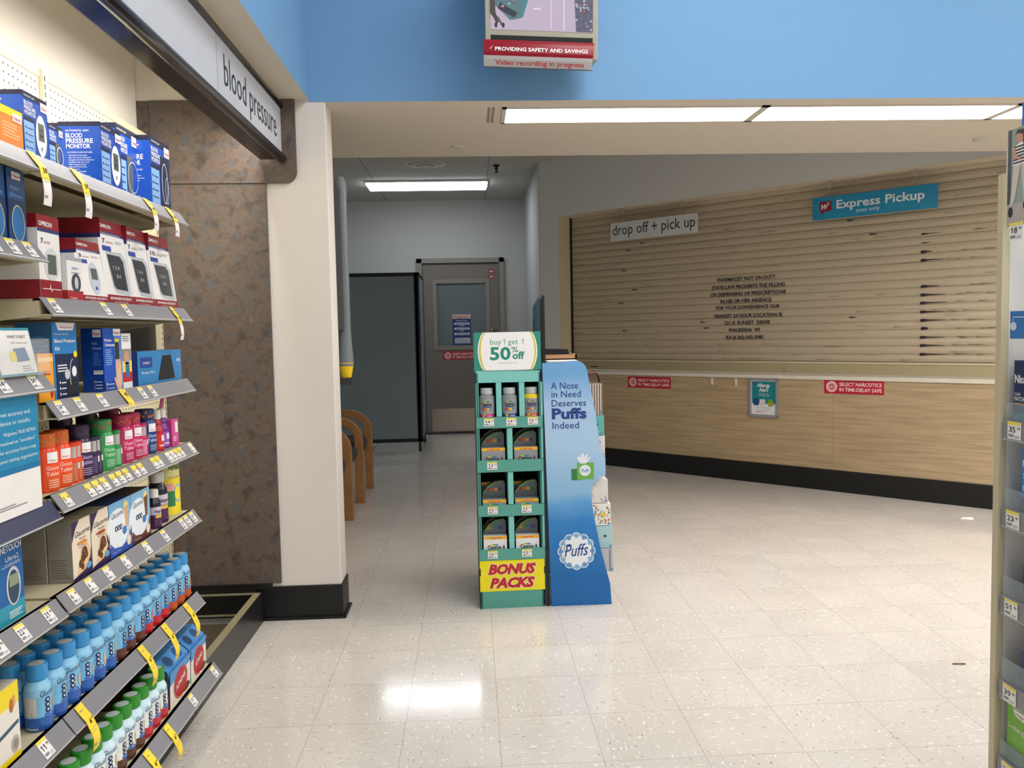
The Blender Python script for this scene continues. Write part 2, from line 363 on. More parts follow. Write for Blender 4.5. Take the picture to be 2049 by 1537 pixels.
def hang(F_, z, y, parent, w_=.033, drop=.078, white=False, digit='6', out=.012):
    # shelf talker: a strip stuck to the price rail that bends over its lower edge and hangs free
    fr = slope(F_, z); pts = [fr(0, .043, .0022), fr(0, .02, .0025), fr(0, .0, .004)]
    for i in range(1, 9):
        t_ = i/8; pts.append(Vector((F_+.004+out*math.sin(t_*PI*.8)*1.2, 0, z-.003-drop*t_)))
    pts = [(p.x, p.z) for p in pts]; ln = [0]
    for i in range(1, len(pts)): ln.append(ln[-1]+math.hypot(pts[i][0]-pts[i-1][0], pts[i][1]-pts[i-1][1]))
    tot = ln[-1]; mb = MB()
    def S(u, v, n=0):   # u across (y), v along the strip from its lower end
        d = tot-v; i = max(k for k in range(len(ln)-1) if ln[k] <= d+1e-9) if d > 0 else 0
        f_ = (d-ln[i])/(ln[i+1]-ln[i]); x = pts[i][0]+(pts[i+1][0]-pts[i][0])*f_; zz = pts[i][1]+(pts[i+1][1]-pts[i][1])*f_
        dx, dz = pts[i+1][0]-pts[i][0], pts[i+1][1]-pts[i][1]; l_ = math.hypot(dx, dz)
        return Vector((x-dz/l_*n, y+u, zz+dx/l_*n))
    K = 14; vs = []
    for nn in (0, .0008):
        for i in range(K+1): vs += [S(-w_/2, tot*i/K, nn), S(w_/2, tot*i/K, nn)]
    o = 2*(K+1); lo = .42 if white else 0
    for i in range(K):
        mt = TAGW if (i+.5)/K < lo else HANGY; q = 2*i
        mb.add([vs[q], vs[q+1], vs[q+3], vs[q+2]], [(3, 2, 1, 0)], mt); mb.add([vs[o+q], vs[o+q+1], vs[o+q+3], vs[o+q+2]], [(0, 1, 2, 3)], mt)
    class W:
        def __call__(s, u, v, n=0): return S(u, v, n)
    g = W(); mb.text(g, digit, -.004, tot*.56, .017, INK, n=.0014, bold=.02, fit=.009*len(digit)); mb.text(g, '49', .006, tot*.62, .008, INK, n=.0014, fit=.008)
    mb.rect(g, -.012, tot*.86, .004, tot*.88, INKG, .0013); mb.rect(g, -.013, tot*.46, .012, tot*.47, INKG, .0013); mb.rect(g, -.013, tot*.12, -.002, tot*.17, INKG, .0013)
    mb.rect(g, -.013, tot*.40, .008, tot*.41, INKG, .0013)
    return mk('hanging_price_tag', mb, parent)
def shelf_part(g, y0, y1, z, F_, rail=None, deck=False):
    mb = MB(); zt = z+.033
    mb.box(XB+.02, F_-.027, y0+.004, y1-.004, zt-.004, zt, SHC)
    mb.box(F_-.040, F_-.027, y0+.004, y1-.004, z-.004, zt, SHC)
    mb.box(F_-.027, F_+.001, y0+.004, y1-.004, z-.004, z-.001, SHC)
    if not deck:
        for y in (y0+.004, y1-.008):     # tapered side brackets
            mb.prism(Fr((0, y+.004, 0), (1, 0, 0), (0, 0, 1)), [(XB+.01, z-.052), (XB+.17, z-.04), (F_-.10, z-.012), (F_-.03, z-.006), (F_-.03, zt-.002), (XB+.01, zt-.002)], -.0, .004, SHC)
        mb.box(XB+.02, F_-.06, y0+.03, y1-.03, z-.012, z-.008, mat('#8f876c', .6))
    s = mk('shelf', mb, g)
    fr = slope(F_, z); r = MB(); r.fbox(fr, y0+.003, y1-.003, -.003, .0447, -.0022, 0, rail or GREYR); r.fbox(fr, y0+.003, y1-.003, -.005, -.003, -.004, .0016, mat('#b9babd', .35))
    mk('price_rail', r, s); return s, fr
def gond_back(g, y0, y1, holes=True, up=(True, True)):
    mb = MB(); mb.box(XB-.012, XB, y0+.016, y1-.016, .16, 2.115, M_PEG); mb.box(XB-.012, XB+.004, y0+.012, y1-.012, 2.115, 2.14, CREAM); mk('back_panel', mb, g)
    for k, y in ((0, y0), (1, y1)):
        if not up[k]: continue
        u = MB(); u.box(XB-.03, XB+.012, y-.014, y+.014, 0, 2.14, CREAM); z = .2
        while z < 2.11: u.box(XB+.0118, XB+.0126, y-.003, y+.003, z, z+.017, mat('#3b352b')); z += .0254
        mk('upright', u, g)
    b = MB(); b.box(-.128, -.105, y0+.002, y1-.002, 0, .142, mat('#141415', .35, var=.3)); b.box(-.128, -.105, y0+.002, y1-.002, .142, .146, mat('#8c8468')); mk('kick_plate', b, g)
G1 = thing('shelving_unit', 'cream shelving bay with seven stocked shelves beside the empty bay', 'shelving', (-.3, (YE+YJ)/2, 0), 'bays of the left shelving run')
gond_back(G1, YJ, YE, up=(True, True)); P1 = {}
for k, (z, F_) in SH.items(): P1[k] = shelf_part(G1, YJ, YE, z, F_, None, deck=(k == 'S6'))
G2 = thing('shelving_unit', 'cream shelving bay cut off by the left edge of the picture, nearest the camera', 'shelving', (-.3, (YN+YJ)/2, 0), 'bays of the left shelving run')
gond_back(G2, YN, YJ, up=(False, False)); P2 = {}
for k, (z, F_) in NH.items(): P2[k] = shelf_part(G2, YN, YJ, z, F_, mat('#2b3054', .4) if k == 'N3' else None, deck=(k == 'N6'))
G3 = thing('shelving_unit', 'empty cream shelving bay without shelves next to the brown panel', 'shelving', (-.3, -.05, 0), 'bays of the left shelving run')
mb = MB(); mb.box(XB-.012, XB, YE+.016, .40, .62, 1.10, M_PEG); mb.box(XB-.012, XB, YE+.016, .40, .16, .60, M_PEG); mb.box(XB-.012, XB, YE+.016, .40, 1.36, 2.115, M_PEG)
mb.box(XB-.012, XB+.004, YE+.012, .40, 2.115, 2.14, CREAM); mk('back_panel', mb, G3)
mk('dark_back_panel', MB().box(XB-.016, XB-.010, YE+.016, .40, 1.10, 1.36, BLACK), G3)
u = MB(); u.box(XB-.03, XB+.012, .385, .412, 0, 2.14, CREAM); z = .2
while z < 2.11: u.box(XB+.0118, XB+.0126, .396, .402, z, z+.017, mat('#3b352b')); z += .0254
mk('upright', u, G3)
KICK = mat('#1c1c1d', .32, var=.4); OLIVE = mat('#8c8468', .6)
b = MB(); b.box(-.128, -.105, YE+.002, .408, 0, .142, KICK); b.box(-.130, -.103, YE+.002, .36, .142, .147, OLIVE); mk('kick_plate', b, G3)
b = MB(); b.box(XB, -.128, .385, .408, .03, .166, BASEB); b.box(XB, -.128, .375, .408, .040, .046, OLIVE); b.box(XB, -.128, .372, .408, .134, .140, OLIVE); b.box(XB, -.06, .395, .416, .15, .172, BASEB); mk('base_frame', b, G3); mk('dusty_base', MB().box(XB, -.128, YE+.01, .385, .0005, .004, mat('#4d4434', .8, var=.35)), G3)

# price tags on the rails
for y, a, c in ((-1.373, '68', '99'), (-1.115, '59', '99'), (-.988, '54', '99')): price(P1['S1'][1], y, txt=a, cents=c, parent=P1['S1'][0])
for y, a in ((-1.371, '24'), (-1.281, '17'), (-1.163, '19'), (-.911, '24'), (-.839, '34')): price(P1['S2'][1], y, txt=a, cents='99', parent=P1['S2'][0])
for i, y in enumerate((-1.369, -1.255, -1.215, -1.175, -1.12, -1.08, -1.04, -.985, -.945, -.85, -.815, -.735, -.70, -.665, -.63, -.533)):
    price(P1['S3'][1], y, txt='6' if i % 3 else '5', cents='49', parent=P1['S3'][0], s=.95, yh=.016 if i not in (11, 12, 15) else .004)
for y, a in ((-1.36, '6'), (-1.275, '6'), (-1.179, '6'), (-1.075, '6'), (-.933, '6'), (-.797, '19'), (-.643, '12'), (-.600, '14'), (-.549, '29')): price(P1['S4'][1], y, txt=a, parent=P1['S4'][0], cents='99' if len(a) > 1 else '49')
for y, a in ((-1.578, '22'), (-1.474, '21'), (-1.66, '29')): price(P2['N4'][1], y, txt=a, cents='99', parent=P2['N4'][0])
for y, a in ((-1.595, '14'), (-1.478, '34')): price(P2['N2'][1], y, txt=a, cents='99', parent=P2['N2'][0])
for y, a in ((-1.53, '47'), (-1.464, '47'), (-1.60, '49')): price(P2['N1'][1], y, txt=a, cents='99', parent=P2['N1'][0])
price(P2['N5'][1], -1.516, txt='11', cents='99', parent=P2['N5'][0], s=1.1)
for y in (-.957+.2, -.545): price(P1['S6'][1], y, txt='10', cents='99', parent=P1['S6'][0])
for y in (-1.423, -1.232): hang(-.058, 1.646, y, P1['S0'][0], drop=.075, white=True, out=.006, digit='59')
for y in (-.801, -.63): hang(-.058, 1.646, y, P1['S0'][0], drop=.05, white=True, out=.004, digit='49')
hang(-.058, 1.337, -.636, P1['S1'][0], drop=.062, white=True, out=.006, digit='79', w_=.026)
hang(-.058, 1.108, -1.028, P1['S2'][0], drop=.004, out=.001, digit='42', w_=.036)
for y in (-1.351, -.993, -.821, -.635): hang(-.058, .394, y, P1['S5'][0], drop=.068, out=.012)
for y in (-.957, -1.10): hang(-.013, .150, y, P1['S6'][0], drop=.062, out=.012)

# ---------------------------------------------------------------- products
def zs(k): z = (SH if k[0] == 'S' else NH)[k][0]; return z+.0335
def carton(name, label, X, y0, y1, z0, h, d, front, side=None, art=None, top=None, lean=0, group=None, cat='box', sart=None, bev=.0):
    """box whose printed front faces +X; art draws on the front frame, sart on the -Y side frame"""
    w_ = y1-y0; side = side or front; top = top or side; mb = MB()
    vs = [(X-d, y0, z0), (X, y0, z0), (X, y1, z0), (X-d, y1, z0), (X-d, y0, z0+h), (X-lean, y0, z0+h), (X-lean, y1, z0+h), (X-d, y1, z0+h)]
    mb.add(vs, [(1, 2, 6, 5)], front); mb.add(vs, [(0, 1, 5, 4), (2, 3, 7, 6), (0, 3, 2, 1), (3, 0, 4, 7)], side); mb.add(vs, [(4, 5, 6, 7)], top)
    H = math.hypot(h, lean)
    if art: art(mb, Fr((X, y0, z0), (0, 1, 0), (-lean, 0, h)), w_, H)
    if sart: sart(mb, Fr((X-d, y0, z0), (1, 0, 0), (0, 0, 1)), d-lean*.5, h)
    return mk(name, mb, None, bev, label, cat, group)
RB = mat('#1e4fb0', .3); RBD = mat('#14306e', .3); NAVY = mat('#1a2140', .35); WH = mat('#f1f1f1', .4); LB = mat('#86b2e6', .35); RED = mat('#c2212c', .4); DRED = mat('#8c1825', .35)
LCD = mat('#5e6560', .25); DKG = mat('#33383b', .3); SILV = mat('#c9ccd0', .35); INKB = mat('#1d2656', .5, var=0); TEAL = mat('#2f9488', .5); ORG = mat('#ee7c22', .4); YEL = mat('#f5d91f', .4)
STORE = 'Walgreens'
def logo_patch(mb, fr, u, v, w_, h): mb.rect(fr, u, v, u+w_, v+h, WH, .0009); mb.text(fr, STORE, u+w_*.08, v+h*.25, h*.55, RED, fit=w_*.84, bold=.01, n=.0012)
def monitor(mb, fr, cu, cv, w_, h, body=SILV):
    mb.ell(fr, cu, cv, w_/2, h/2, body, .001, 24); mb.rect(fr, cu-w_*.28, cv-h*.12, cu+w_*.28, cv+h*.3, LCD, .0013)
    for t_, vv in (('134', .1), ('84', -.04)): mb.text(fr, t_, cu, cv+h*vv, h*.13, INK, 'c', fit=w_*.3, n=.0016)
    mb.ell(fr, cu, cv-h*.3, w_*.1, h*.05, mat('#8f98a6'), .0013, 12)
def art_bpm(kind):
    def a(mb, fr, w_, h):
        mb.rect(fr, 0, h*.90, w_, h, NAVY); mb.text(fr, 'AUTOMATIC ARM', w_*.06, h*.925, h*.04, WH, fit=w_*.42)
        for i, t_ in enumerate(('BLOOD', 'PRESSURE', 'MONITOR')): mb.text(fr, t_, w_*.06, h*(.80-i*.075), h*.085, WH, fit=w_*(.34 if i == 0 else .45), bold=.015)
        mb.rect(fr, w_*.02, h*.05, w_*.42, h*.55, LB, .0006); mb.rect(fr, w_*.04, h*.56, w_*.44, h*.62, NAVY, .0009); mb.text(fr, 'Upper arm', w_*.08, h*.575, h*.035, WH, fit=w_*.3)
        for i in range(4): mb.ell(fr, w_*.09, h*(.45-i*.1), w_*.03, h*.018, RBD, .001, 10); mb.rect(fr, w_*.15, h*(.44-i*.1), w_*.36, h*(.455-i*.1), RBD, .001)
        logo_patch(mb, fr, w_*.72, h*.80, w_*.27, h*.14)
        if kind == 0: monitor(mb, fr, w_*.70, h*.40, w_*.44, h*.66, WH)
        elif kind == 1: mb.rect(fr, w_*.46, h*.06, w_*.72, h*.64, LCD, .001); mb.ring(fr, w_*.72, h*.36, w_*.24, h*.22, .003, SILV, .0012)
        else:
            mb.rect(fr, w_*.48, h*.03, w_*.97, h*.78, NAVY, .001); mb.ring(fr, w_*.7, h*.4, w_*.16, h*.3, .004, SILV, .0013); mb.ring(fr, w_*.8, h*.3, w_*.1, h*.2, .004, mat('#9fb4d8', .3), .0015)
    return a
def s_bpm(mb, fr, w_, h):
    mb.rect(fr, 0, h*.93, w_, h, NAVY); mb.text(fr, 'AUTOMATIC ARM', w_*.18, h*.84, h*.045, WH, fit=w_*.55)
    for i, t_ in enumerate(('BLOOD', 'PRESSURE', 'MONITOR')): mb.text(fr, t_, w_*.18, h*(.745-i*.085), h*.10, WH, fit=w_*(.40, .65, .58)[i], bold=.02)
    mb.text(fr, 'AUTOMATIC ARM FEATURES', w_*.2, h*.50, h*.03, WH, fit=w_*.6)
    for i, t_ in enumerate(('Automatic Technology', 'Easy One-Touch Operation', 'Irregular Heartbeat Detector', 'Standard Size Arm Cuff', 'Risk Category Index', 'Date and Time Stamp', '60 Memories', 'Batteries Included')):
        mb.text(fr, t_, w_*.23, h*(.455-i*.037), h*.03, WH, fit=w_*.022*len(t_))
    mb.text(fr, 'TWO YEAR WARRANTY', w_*.22, h*.12, h*.03, WH, fit=w_*.5); mb.rect(fr, w_*.22, h*.085, w_*.85, h*.091, WH)
S0 = zs('S0')
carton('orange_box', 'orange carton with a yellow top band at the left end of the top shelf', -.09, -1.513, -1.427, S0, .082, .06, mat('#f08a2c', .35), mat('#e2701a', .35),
       lambda mb, fr, w, h: (mb.rect(fr, 0, h*.8, w, h, YEL), logo_patch(mb, fr, w*.55, h*.7, w*.4, h*.2), mb.lines(fr, w*.1, h*.25, w*.9, h*.65, 5, mat('#f8c48f'))))
carton('blood_pressure_monitor_box', 'blue monitor box with a white oval device, beside the orange carton', -.10, -1.404, -1.300, S0, .14, .16, RB, RB, art_bpm(0), mat('#1a2a5a'), group='blue monitor boxes on the top shelf', sart=s_bpm)
carton('blood_pressure_monitor_box', 'small blue monitor box mostly hidden in the gap behind the large white oval one', -.13, -1.236, -1.168, S0, .112, .08, RB, RB, art_bpm(1), mat('#1a2a5a'), group='blue monitor boxes on the top shelf', sart=s_bpm)
carton('blood_pressure_monitor_box', 'blue monitor box turned so its whole BLOOD PRESSURE MONITOR text side shows', -.09, -1.052, -.926, S0, .160, .105, RB, RB, art_bpm(0), mat('#22407e'), group='blue monitor boxes on the top shelf', sart=s_bpm)
carton('blood_pressure_monitor_box', 'blue monitor box with a grey cuff picture, tucked behind the one showing its text side', -.14, -.835, -.682, S0, .212, .19, RB, RB, art_bpm(1), mat('#22407e'), group='blue monitor boxes on the top shelf', sart=s_bpm)
carton('blood_pressure_monitor_box', 'blue monitor box with black top band at the right end of the top shelf', -.10, -.690, -.531, S0, .211, .12, RB, RB, art_bpm(2), mat('#141a2a'), group='blue monitor boxes on the top shelf', sart=s_bpm)
# shelf S1 : white and dark red monitor cartons
def art_om(ser, big=True):
    def a(mb, fr, w_, h):
        mb.rect(fr, 0, h*.86, w_, h, DRED); mb.text(fr, 'OMRON', w_*.12, h*.905, h*.06, WH, fit=w_*.42, bold=.02)
        mb.rect(fr, 0, h*.825, w_, h*.86, mat('#24306e')); mb.text(fr, '#1 Doctor Recommended Brand', w_*.1, h*.832, h*.022, WH, fit=w_*.75)
        mb.text(fr, ser, w_*.14, h*.72, h*.08, INKB, fit=w_*.1*len(ser), bold=.015); mb.text(fr, 'series', w_*(.18+.1*len(ser)), h*.725, h*.05, mat('#b06a78'), fit=w_*.25)
        mb.rect(fr, w_*.62, h*.76, w_*.9, h*.768, INKG); mb.rect(fr, w_*.62, h*.74, w_*.85, h*.748, INKG)
        mb.rect(fr, w_*.1, h*.63, w_*.42, h*.69, mat('#27449a'), .0009)
        if big:
            pts = [(w_*.2, h*.62), (w_*.78, h*.64), (w_*.93, h*.56), (w_*.95, h*.14), (w_*.86, h*.12), (w_*.4, h*.14), (w_*.3, h*.2)]
            mb.poly(fr, pts, mat('#b9c0c4', .3), .0007); mb.poly(fr, [(w_*(.04+u/w_*.92), v*.97+h*.01) for u, v in [(w_*.2, h*.6), (w_*.72, h*.6), (w_*.84, h*.54), (w_*.86, h*.17), (w_*.4, h*.18), (w_*.31, h*.22)]], mat('#3c4246', .2), .0011)
            mb.text(fr, '134', w_*.38, h*.42, h*.07, mat('#9aa3a0'), fit=w_*.25, n=.0014); mb.text(fr, '84', w_*.46, h*.32, h*.07, mat('#9aa3a0'), fit=w_*.17, n=.0014)
        else:
            mb.ell(fr, w_*.6, h*.40, w_*.2, h*.26, mat('#c3ccd8', .3), .0008); mb.rect(fr, w_*.48, h*.38, w_*.72, h*.56, LCD, .0011); mb.ell(fr, w_*.6, h*.24, w_*.05, h*.03, mat('#2c3f90'), .0011, 12)
        mb.rect(fr, 0, 0, w_, h*.115, DRED, .0012); mb.text(fr, 'ADVANCED ACCURACY', w_*.08, h*.06, h*.042, WH, fit=w_*.84, bold=.02, n=.0016); mb.text(fr, 'For Most Precise Readings', w_*.25, h*.025, h*.02, WH, fit=w_*.5, n=.0016)
    return a
def s_om(mb, fr, w_, h):
    mb.rect(fr, 0, h*.82, w_, h, DRED); mb.rect(fr, 0, h*.77, w_, h*.82, mat('#24306e')); mb.text(fr, 'MONITOR CUFF MEDIDOR EXACTOS', w_*.1, h*.66, h*.05, mat('#8d8a90'), fit=w_*.8); mb.text(fr, 'MAS EXACTO', w_*.3, h*.58, h*.04, mat('#8d8a90'), fit=w_*.4)
    mb.rect(fr, 0, 0, w_, h*.12, DRED)
S1 = zs('S1'); WC = mat('#e9e8e6', .35); GW = 'white and dark red monitor cartons'
carton('monitor_carton', 'tall white and dark red carton half hidden behind the nearest small shelf at left', -.088, -1.395, -1.300, S1, .186, .24, WC, WC,
       lambda mb, fr, w, h: (mb.rect(fr, 0, h*.84, w, h, DRED), mb.text(fr, 'OMRON', w*.06, h*.87, h*.08, WH, fit=w*.6, bold=.02), mb.rect(fr, 0, h*.80, w, h*.84, mat('#24306e')), mb.text(fr, '7', w*.12, h*.66, h*.09, INKB, fit=w*.11, bold=.02), mb.text(fr, 'series', w*.25, h*.665, h*.06, mat('#b06a78'), fit=w*.3),
        mb.ell(fr, w*.58, h*.42, w*.34, h*.2, mat('#cfd3d2', .3), .0008), mb.rect(fr, w*.38, h*.3, w*.78, h*.54, LCD, .0011), mb.rect(fr, 0, 0, w, h*.23, DRED, .0009), mb.rect(fr, w*.1, h*.12, w*.95, h*.128, WH, .0012), mb.poly(fr, [(w*.42, h*.125), (w*.45, h*.19), (w*.48, h*.125), (w*.5, h*.08), (w*.53, h*.125)], WH, .0013)),
       group=GW, sart=lambda mb, fr, w, h: (mb.rect(fr, 0, 0, w, h*.23, DRED), mb.rect(fr, 0, h*.84, w, h, DRED), mb.lines(fr, w*.3, h*.5, w*.7, h*.62, 3, INKG)))
carton('wrist_monitor_carton', 'smallest white carton with red base and wrist cuff picture, front of its row', -.086, -1.275, -1.199, S1, .104, .085, WC, WC,
       lambda mb, fr, w, h: (mb.text(fr, 'OMRON', w*.3, h*.72, h*.08, mat('#3f63b4'), fit=w*.4), mb.rect(fr, w*.25, h*.64, w*.8, h*.66, INKG), mb.rect(fr, 0, 0, w, h*.24, mat('#a81e28')), mb.text(fr, '7 series', w*.15, h*.05, h*.07, WH, fit=w*.4),
        mb.ell(fr, w*.55, h*.42, w*.3, h*.22, mat('#4a4f55', .3), .0009), mb.ell(fr, w*.55, h*.42, w*.12, h*.14, SILV, .0012), mb.rect(fr, 0, h*.92, w, h, mat('#9da3ad'))), mat('#e4e2ea'),
       group=GW, sart=lambda mb, fr, w, h: (mb.rect(fr, 0, 0, w, h*.24, mat('#a81e28')), mb.lines(fr, w*.1, h*.4, w*.85, h*.92, 8, mat('#8f8cb0')), mb.text(fr, STORE[:0]+'Monitor', w*.1, h*.08, h*.05, WH, fit=w*.3)))
carton('monitor_carton', 'white and dark red carton marked 3 series, shorter than the three beside it', -.088, -1.196, -1.052, S1, .156, .11, WC, WC, art_om('3', False), DRED, lean=.022, group=GW, sart=s_om)
carton('monitor_carton', 'tall white and dark red 7 series carton right beside the shorter 3 series one', -.092, -1.046, -.882, S1, .226, .12, WC, WC, art_om('7'), DRED, lean=.026, group=GW, sart=s_om)
carton('monitor_carton', 'tall white and dark red 7 series carton between another 7 series and the 10 series', -.092, -.879, -.727, S1, .226, .12, WC, WC, art_om('7'), DRED, lean=.026, group=GW, sart=s_om)
carton('monitor_carton', 'tall white and dark red 10 series carton at the right end of its shelf', -.092, -.722, -.535, S1, .224, .12, WC, WC, art_om('10'), DRED, lean=.026, group=GW, sart=s_om)
# N1 blister boxes
N1 = zs('N1')
for y0, lb in ((-1.482, 'dark blue device box with oval blister window beside the white and dark red carton'), (-1.56, 'dark blue device box with oval blister window cut by the left picture edge')):
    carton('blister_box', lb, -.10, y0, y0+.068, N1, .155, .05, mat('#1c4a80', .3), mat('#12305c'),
           lambda mb, fr, w, h: (logo_patch(mb, fr, w*.25, h*.86, w*.5, h*.1), mb.text(fr, 'Medical', w*.15, h*.72, h*.07, mat('#7fb0dd'), fit=w*.5), mb.text(fr, 'ID Bracelet', w*.15, h*.62, h*.07, mat('#7fb0dd'), fit=w*.7),
            mb.rect(fr, 0, h*.3, w, h*.58, mat('#0f2d55'), .0006), mb.ell(fr, w*.5, h*.27, w*.36, h*.24, mat('#3d78b4', .15), .001), mb.ring(fr, w*.5, h*.27, w*.38, h*.25, .003, mat('#b7b28e', .3), .0014)), group='blister boxes on the small upper shelf')
# S2
S2 = zs('S2')
def art_bk(mb, fr, w_, h):
    mb.poly(fr, [(w_*.15, h), (w_*.95, h), (w_*.85, h*.9), (w_*.25, h*.9)], WH); mb.text(fr, STORE, w_*.28, h*.925, h*.04, RED, fit=w_*.55, n=.0011)
    mb.text(fr, 'MANUAL INFLATE', w_*.08, h*.84, h*.025, WH, fit=w_*.55); mb.text(fr, 'Blood Pressure', w_*.07, h*.74, h*.065, WH, fit=w_*.86, bold=.02); mb.text(fr, 'Kit', w_*.09, h*.64, h*.065, WH, fit=w_*.18, bold=.02)
    mb.rect(fr, w_*.08, 0, w_, h*.59, mat('#16284f', .3), .0006); mb.rect(fr, w_*.15, h*.5, w_*.7, h*.535, mat('#5fa3dd')); mb.ell(fr, w_*.9, h*.58, w_*.08, h*.045, YEL, .001)
    mb.lines(fr, w_*.15, h*.36, w_*.55, h*.47, 3, WH); mb.ell(fr, w_*.52, h*.32, w_*.1, h*.07, SILV, .001); mb.ell(fr, w_*.82, h*.35, w_*.1, h*.07, WH, .001)
    mb.ring(fr, w_*.78, h*.3, w_*.16, h*.22, .003, SILV, .0011, PI*.5, PI*1.2); mb.rect(fr, w_*.5, 0, w_*.92, h*.25, mat('#0f1320'), .001)
    for i in range(3): mb.text(fr, '1', w_*.2, h*(.2-i*.075), h*.05, WH, fit=w_*.04); mb.rect(fr, w_*.28, h*(.205-i*.075), w_*.46, h*(.22-i*.075), WH, .0009)
BKB = mat('#2f7fc4', .3)
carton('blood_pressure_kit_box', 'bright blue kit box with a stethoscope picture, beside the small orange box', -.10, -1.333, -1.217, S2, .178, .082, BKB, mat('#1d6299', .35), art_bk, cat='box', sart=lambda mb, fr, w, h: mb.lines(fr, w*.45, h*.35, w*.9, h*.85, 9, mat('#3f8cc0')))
for y0, y1, dX, lb in ((-1.213, -1.178, .0, 'narrow dark blue box wedged behind the stethoscope picture box'), ):
    carton('blood_pressure_kit_box', lb, -.125, y0, y1, S2, .165, .14, mat('#1a4a8a', .3), mat('#123a78'), lambda mb, fr, w, h: mb.lines(fr, w*.1, h*.1, w*.9, h*.9, 9, mat('#3a6db4')))
def art_po(mb, fr, w_, h):
    mb.rect(fr, w_*.6, 0, w_, h*.9, mat('#5b86cc'), .0005); logo_patch(mb, fr, w_*.55, h*.88, w_*.4, h*.11); mb.text(fr, 'Pulse', w_*.08, h*.79, h*.06, WH, fit=w_*.36, bold=.02); mb.text(fr, 'Oximeter', w_*.08, h*.715, h*.06, WH, fit=w_*.6, bold=.02)
    mb.lines(fr, w_*.1, h*.42, w_*.5, h*.68, 8, LB); mb.rect(fr, w_*.62, h*.5, w_*.84, h*.8, mat('#2a2d1c'), .001); mb.rect(fr, w_*.62, h*.78, w_*.84, h*.83, YEL, .0011)
    sk = mat('#e8b795', .5); mb.ell(fr, w_*.78, h*.17, w_*.16, h*.19, sk, .0008)
    for i in range(4): mb.ell(fr, w_*(.66+i*.075), h*(.37+.02*(i % 3)), w_*.035, h*.15, sk, .0009, 12)
    mb.poly(fr, [(w_*.5, h*.2), (w_*.55, h*.22), (w_*.7, h*.08), (w_*.64, h*.04)], sk, .001); mb.rect(fr, 0, 0, w_*.5, h*.16, mat('#1a45a0'), .0006)
    for i in range(2): mb.text(fr, str(i+1), w_*.1, h*(.1-i*.065), h*.05, WH, fit=w_*.05); mb.rect(fr, w_*.2, h*(.105-i*.065), w_*.5, h*(.115-i*.065), WH, .001)
def s_po(mb, fr, w_, h):
    logo_patch(mb, fr, w_*.55, h*.86, w_*.38, h*.12); mb.text(fr, 'Pulse', w_*.5, h*.745, h*.06, LB, fit=w_*.25, bold=.015); mb.text(fr, 'Oximeter', w_*.5, h*.67, h*.06, LB, fit=w_*.42, bold=.015)
    mb.lines(fr, w_*.52, h*.42, w_*.9, h*.64, 8, mat('#4a78c8')); mb.rect(fr, w_*.52, h*.28, w_*.95, h*.34, WH, .0009)
    for i in range(22): mb.rect(fr, w_*(.54+i*.018), h*.3, w_*(.546+i*.018), h*.335, INK, .0012)
    for i in range(3): mb.text(fr, str(i+1), w_*.53, h*(.15-i*.05), h*.045, WH, fit=w_*.03); mb.rect(fr, w_*.6, h*(.155-i*.05), w_*.9, h*(.165-i*.05), WH, .0009)
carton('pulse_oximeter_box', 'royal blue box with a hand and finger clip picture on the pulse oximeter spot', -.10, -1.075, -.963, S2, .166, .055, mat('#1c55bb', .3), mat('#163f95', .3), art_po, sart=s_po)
carton('thin_photo_box', 'thin white box with a photo strip right beside the royal blue pulse oximeter box', -.10, -.961, -.900, S2, .152, .05, WH, mat('#d8d8d8'),
       lambda mb, fr, w, h: (mb.lines(fr, w*.1, h*.86, w*.9, h*.97, 3, INKG), mb.rect(fr, 0, h*.5, w, h*.72, mat('#8f8a86')), mb.ell(fr, w*.45, h*.56, w*.3, h*.12, mat('#c39a80'), .0009), mb.rect(fr, w*.05, h*.3, w*.95, h*.48, YEL), mb.rect(fr, w*.3, h*.2, w*.7, h*.48, mat('#2f6aa8'), .0009), mb.rect(fr, 0, h*.12, w, h*.3, RED, .0006)))
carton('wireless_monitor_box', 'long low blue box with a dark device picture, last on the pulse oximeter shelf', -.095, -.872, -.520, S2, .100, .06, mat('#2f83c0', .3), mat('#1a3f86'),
       lambda mb, fr, w, h: (mb.rect(fr, w*.05, h*.52, w*.3, h*.82, mat('#1b3f94'), .0007), mb.text(fr, 'CONNECT', w*.1, h*.62, h*.1, WH, fit=w*.16), mb.poly(fr, [(w*.42, h*.1), (w*.82, h*.1), (w*.74, h*.84), (w*.54, h*.84)], mat('#15171b'), .0009), mb.text(fr, 'Wireless Wrist', w*.06, h*.34, h*.1, WH, fit=w*.3), mb.text(fr, 'BPm', w*.88, h*.62, h*.14, WH, fit=w*.09, bold=.02)))
carton('test_strip_box', 'small orange box with a red drop, at the left end of the pulse oximeter shelf', -.095, -1.412, -1.345, S2, .108, .06, mat('#f6a421', .35), mat('#e88d12'),
       lambda mb, fr, w, h: (mb.rect(fr, 0, h*.83, w, h*.92, mat('#f7cf8f')), mb.text(fr, 'MAX', w*.3, h*.55, h*.14, RED, fit=w*.5, bold=.02), mb.text(fr, 'Test Strip', w*.2, h*.2, h*.07, RED, fit=w*.4), mb.ell(fr, w*.82, h*.2, w*.1, h*.13, RED, .001)))
